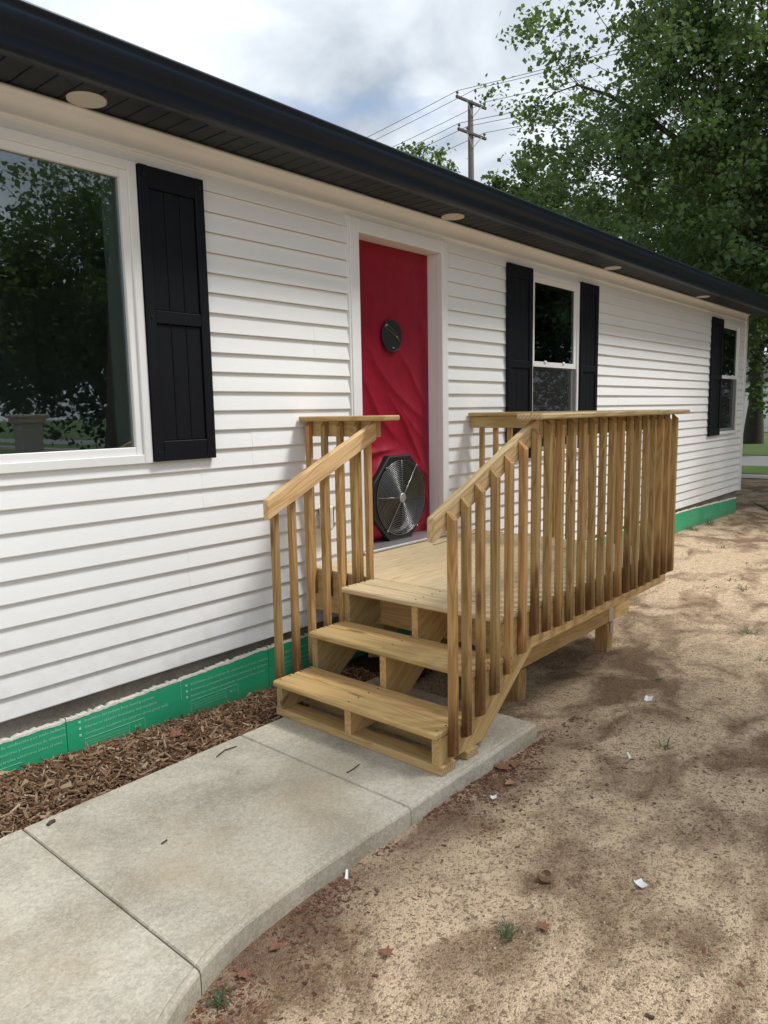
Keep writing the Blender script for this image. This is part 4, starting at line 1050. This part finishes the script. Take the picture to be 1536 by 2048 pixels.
# ------------------------------------------------------------------ trees
def tree_geo(seed, H, tr, crown_c, crown_r, limbs, leaves, leaf_s, lean=(0, 0), droop=.25, fork=.3, clump=.42, rough=.55, extra=0, zmin=-9):
    g = np.random.default_rng(seed); segs = []; tips = []
    cc = np.array(crown_c, float); cR = np.array(crown_r, float)
    # trunk
    top = np.array([lean[0], lean[1], H*fork + (cc[2]-H*fork)*.7]); tp = []
    nT = 9
    for i in range(nT):
        t = i/(nT-1); tp.append(np.array([top[0]*t + .10*math.sin(3*t+seed), top[1]*t + .10*math.cos(2.3*t+seed)-.10*math.cos(seed), top[2]*t - .25*(i == 0)]))
    rad = [tr*(1.35 if i == 0 else 1.12 if i == 1 else 1-.6*i/(nT-1)) for i in range(nT)]
    segs.append((tp, rad, 9))
    for k in range(limbs):
        t = .42 + .58*(k+.5)/limbs; idx = t*(nT-1); i0 = min(int(idx), nT-2); p = tp[i0]+(tp[i0+1]-tp[i0])*(idx-i0)
        a = k*2.399+g.uniform(-.4, .4); u = g.uniform(-.35, .85) if k < limbs*.75 else g.uniform(.5, .95)
        q = np.sqrt(max(0, 1-u*u)); tgt = cc + cR*np.array([q*math.cos(a), q*math.sin(a), u])*g.uniform(.6, .86)
        n = 7; L_ = []; mid = (p+tgt)/2 + np.array([0, 0, .16*np.linalg.norm(tgt-p)])
        for i in range(n):
            s = i/(n-1); L_.append((1-s)**2*p + 2*s*(1-s)*mid + s*s*tgt + g.normal(0, .05, 3)*(0 < i < n-1)*np.linalg.norm(tgt-p)*.12)
        r0 = tr*.42*(1-.45*t); segs.append((L_, [r0*(1-.85*i/(n-1))+.012 for i in range(n)], 6))
        for j in range(9):
            s = g.uniform(.22, 1); ii = s*(n-1); i1 = min(int(ii), n-2); b = L_[i1]+(L_[i1+1]-L_[i1])*(ii-i1)
            dirv = (L_[i1+1]-L_[i1]); dirv = dirv/np.linalg.norm(dirv) + g.normal(0, .75, 3); dirv[2] -= droop*.3; dirv /= np.linalg.norm(dirv)
            l = cR.mean()*g.uniform(.18, .38); e_ = b+dirv*l; e_[2] -= droop*l*.4
            S_ = [b, (b+e_)/2+g.normal(0, .05, 3)*l+np.array([0, 0, .07*l]), e_]; segs.append((S_, [r0*.30*(1-.5*s)+.008, .012, .006], 4))
            for m_ in range(6):
                w_ = g.uniform(.2, 1.05); tip = b+(e_-b)*w_ + g.normal(0, .30, 3)*l*.55; tips.append(tip)
    tips = np.array(tips)
    d = (tips-cc)/cR; rr = np.linalg.norm(d, axis=1); lim = 1.0 + .22*np.sin(d[:,0]*5+seed)*np.cos(d[:,1]*4.3)+g.normal(0, rough*.12, len(tips)); tips = tips[rr < lim+.12]
    if extra:
        q = g.normal(0, 1, (extra, 3)); q /= np.linalg.norm(q, axis=1)[:,None]; lumps = 1 + .09*np.sin(q[:,0]*6+seed)*np.sin(q[:,1]*5+seed*2)+.07*np.sin(q[:,2]*9+seed)
        ex = cc + cR*q*(g.random(extra)**.33*lumps)[:,None]
        ex = ex[ex[:,2] > zmin]
        for e_ in ex[:900]:
            b = e_ + (cc*np.array([1, 1, .8])-e_)*g.uniform(.12, .28) + g.normal(0, .15, 3)
            segs.append(([e_, (e_+b)/2+g.normal(0, .04, 3), b], [.004, .008, .012], 3))
        tips = np.vstack([tips, ex])
    tips = tips[tips[:,2] > zmin]
    gv = []; gf = []; off = 0
    for pts, rad, n in segs:
        a, b = tube([tuple(p) for p in pts], rad, n, False); gv += a; gf += [tuple(i+off for i in q) for q in b]; off += len(a)
    w8 = np.clip(g.gamma(2.2, 1, len(tips)), .3, 4); w8 /= w8.sum()
    ci = g.choice(len(tips), leaves, p=w8); C = tips[ci] + np.clip(g.normal(0, 1, (leaves, 3)), -1.5, 1.5)*np.array([clump, clump, clump*.62])*g.uniform(.25, 1, leaves)[:,None]
    # leaf = folded kite of 2 quads
    ax = g.normal(0, 1, (leaves, 3)); ax[:,2] = -np.abs(ax[:,2])*.6 - .2; ax /= np.linalg.norm(ax, axis=1)[:,None]
    up = g.normal(0, .6, (leaves, 3)); up[:,2] += 1.0; sd = np.cross(ax, up); sd /= np.linalg.norm(sd, axis=1)[:,None]+1e-9; nn = np.cross(sd, ax)
    s = leaf_s*g.uniform(.6, 1.25, leaves)[:,None]
    V = np.stack([C-ax*s*.5, C-ax*s*.05+sd*s*.45+nn*s*.10, C+ax*s*.55, C-ax*s*.05-sd*s*.45+nn*s*.10], 1).reshape(-1, 3)
    Fq = (np.array([[0,1,2], [0,2,3]])[None]+4*np.arange(leaves)[:,None,None]).reshape(-1, 3)
    return gv, gf, V, Fq
def tree(name, loc, label, leafmat, group='trees around the house', **k):
    gv, gf, V, Fq = tree_geo(**k)
    o = empty(name, loc); tag(o, label, 'tree', group)
    T = Matrix.Translation(loc)
    put(bpy.data.objects.new('trunk', mk('trunk', gv, gf, 'bark', True)), o, T)
    put(bpy.data.objects.new('crown', mk('crown', V, Fq, leafmat)), o, T)
    return o
def rel(az, d, z=0): return (d*math.sin(R_(az)), d*math.cos(R_(az))-DIST, z)
tree('maple_tree', rel(78.6, 16.5, -.22), 'big leafy maple whose crown hangs over the far end of the roof', 'leaf',
     seed=5, H=13, tr=.27, crown_c=(.15, .45, 6.3), crown_r=(5.0, 5.2, 5.9), limbs=20, leaves=125000, leaf_s=.098, lean=(-.2, .3), droop=.5, fork=.22, clump=.31, extra=1500, zmin=2.9)
tree('broadleaf_tree', rel(75.75, 36, -.22), 'dark two-stemmed tree standing beyond the street', 'leaf3',
     seed=8, H=13, tr=.34, crown_c=(0, 0, 8.5), crown_r=(6, 6, 5.6), limbs=12, leaves=16000, leaf_s=.28, fork=.25, clump=.8)
tree('broadleaf_tree', rel(60.5, 27, -.2), 'round bushy tree behind the roof, right of the utility pole', 'leaf3',
     seed=12, H=10, tr=.22, crown_c=(0, 0, 6.4), crown_r=(3.0, 3.0, 3.4), limbs=14, leaves=40000, leaf_s=.18, fork=.3, clump=.32, extra=900)
tree('broadleaf_tree', rel(52.3, 34, -.2), 'light green treetop showing just above the gutter, left of the pole', 'leaf2',
     seed=21, H=13, tr=.22, crown_c=(0, 0, 9.6), crown_r=(2.0, 2.0, 3.9), limbs=13, leaves=18000, leaf_s=.19, fork=.35, clump=.32, extra=500)
tree('broadleaf_tree', rel(66.5, 30, -.2), 'dense green tree behind the roof under the maple crown', 'leaf3',
     seed=33, H=12, tr=.26, crown_c=(0, 0, 4.2), crown_r=(3.6, 3.6, 3.0), limbs=12, leaves=16000, leaf_s=.2, fork=.25, clump=.45, extra=300)
tree('broadleaf_tree', rel(72.5, 28, -.2), 'dark tree behind the house corner, below the maple crown', 'leaf3',
     seed=41, H=11, tr=.26, crown_c=(0, 0, 5.0), crown_r=(3.4, 3.4, 3.6), limbs=12, leaves=18000, leaf_s=.2, fork=.3, clump=.45, extra=300)
# trees of the front yard: seen mirrored in the picture window and through their shade on the dirt
tree('yard_tree', (5.3, -6.3, -.2), 'leaning yard tree mirrored in the picture window', 'leaf',
     seed=52, H=11, tr=.24, crown_c=(1.1, 1.9, 7.4), crown_r=(3.2, 3.0, 2.2), limbs=13, leaves=9000, leaf_s=.085, lean=(.5, .5), fork=.42, clump=.42)
for (x, y, sd, R0, cz, lb) in ((4.6, -17, 61, 4.4, 4.0, 'tall dark tree mirrored at the left of the picture window'), (11.2, -16.5, 63, 4.2, 4.5, 'rounded dark tree mirrored in the middle of the picture window'),
                               (18, -20, 65, 5.4, 5.8, 'far dark tree mirrored at the right of the picture window'), (18.5, -8.0, 67, 4.8, 6.0, 'dark yard tree mirrored in the window beside the door'),
                               (26, -7.5, 69, 5.0, 6.0, 'dark yard tree mirrored in the window nearest the far corner'), (33, -6.5, 71, 5.4, 6.2, 'second dark tree mirrored behind the first in the far corner window')):
    tree('yard_tree', (x, y, -.2), lb, 'leaf3', seed=sd, H=12, tr=.3, crown_c=(0, 0, cz), crown_r=(R0, R0, cz-.6), limbs=13, leaves=42000, leaf_s=.16, fork=.2, clump=.42, extra=1100)

# ------------------------------------------------------------------ utility pole and lines
px, py, _ = rel(56.05, 38); zt_ = 1.5+38*math.tan(R_(21.1))
up = empty('utility_pole', (px, py, -.3)); tag(up, 'weathered wooden utility pole with two crossarms behind the roof', 'utility pole')
vv, ff = tube([(px+.25, py, -.3), (px+.12, py, zt_*.5), (px, py, zt_)], [.20, .165, .125], 12); ob('shaft', vv, ff, 'pole_wood', up, True)
wires = []
for zi, el in enumerate((20.92, 19.05)):
    za_ = 1.5+38*math.tan(R_(el)); ang = R_(-6); dx, dy = math.cos(ang), math.sin(ang); yo = -.15
    xl, xr_ = (-1.22, .98) if zi == 0 else (-1.10, .98)
    b_ = board('crossarm', (px+dx*xl, py+dy*xl+yo, za_), (px+dx*xr_, py+dy*xr_+yo, za_), .12, .10, (0,0,1), 'pole_wood', up, .01)
    for s in (-1, 1):
        vv, ff = tube([(px+dx*s*.55, py+dy*s*.55+yo*1.5, za_-.04), (px, py-.14, za_-.62)], .022, 5); ob('brace', vv, ff, 'steel', up)
    for s in ((xl+.08, 'outer left'), (xl*.38 if zi else 0.18, 'inner'), (xr_-.12, 'right')):
        ix, iy, iz = px+dx*s[0], py+dy*s[0]+yo, za_+.05 + (.42 if (zi == 0 and s[1] == 'inner') else 0)
        vv, ff = tube([(ix, iy, iz), (ix, iy, iz+.08), (ix, iy, iz+.10), (ix, iy, iz+.17), (ix, iy, iz+.20)], [.02, .02, .075, .06, .03], 8); ob('insulator', vv, ff, 'insulator', up, True)
        wires.append((ix, iy, iz+.21, ('upper' if zi == 0 else 'lower'), s[1]))
for (ix, iy, iz, ul, side) in wires:
    pts = []
    for t in np.linspace(-1, 1, 41):
        s = t*48; sag = 1.25*(1-((abs(t)*2-1)**2)) ; pts.append((ix+s*.02, iy+s, iz-sag-.02*abs(s)*(s > 0)))
    vv, ff = tube(pts, .013, 5); o = ob('power_line', vv, ff, 'cable', None, True)
    tag(o, f'power line on the {side} insulator of the {ul} crossarm', 'power line', 'power lines')

# ------------------------------------------------------------------ far house, stone pillar mirrored in the glass
fx, fy, _ = rel(75.3, 52)
fh = empty('far_house', (fx+4, fy, -.2)); tag(fh, 'white sided house far beyond the street, behind a dark trunk', 'house')
gs = [boxgeo(fx, fx+8, fy-5, fy+6, -.2, 3.0)]; v, f = join(*gs); ob('wall', v, f, 'trim', fh)
for k in range(16): box('siding_course', fx-.03, fx-.002, fy-5, fy+6, .1+k*.18, .1+k*.18+.172, 'vinyl', fh)
v = [(fx-.4, fy-5.4, 2.95), (fx-.4, fy+6.4, 2.95), (fx+4, fy+6.4, 4.8), (fx+4, fy-5.4, 4.8), (fx+8.4, fy-5.4, 2.95), (fx+8.4, fy+6.4, 2.95)]
ob('roof', v, [(0,3,2,1), (3,4,5,2), (0,4,3), (1,2,5), (0,1,5,4)], 'shingle', fh)
for yy in (-3, 1.5, 4):
    wv = box('window', fx-.06, fx-.032, fy+yy, fy+yy+1, 1.1, 2.3, 'trim', fh); box('pane', fx-.066, fx-.0605, fy+yy+.08, fy+yy+.92, 1.18, 2.22, 'dark_int', wv)
PX = 6.55
pl = empty('stone_pillar', (PX, -11.6, -.2)); tag(pl, 'pale square pillar with a flat cap mirrored in the picture window', 'pillar')
v, f = join(boxgeo(PX-.2, PX+.2, -11.8, -11.4, -.25, 1.40, .01)); ob('shaft', v, f, 'brick', pl)
box('cap', PX-.26, PX+.26, -11.86, -11.34, 1.401, 1.50, 'concrete', pl, .015); box('cap_top', PX-.30, PX+.30, -11.90, -11.30, 1.501, 1.57, 'concrete', pl, .02)
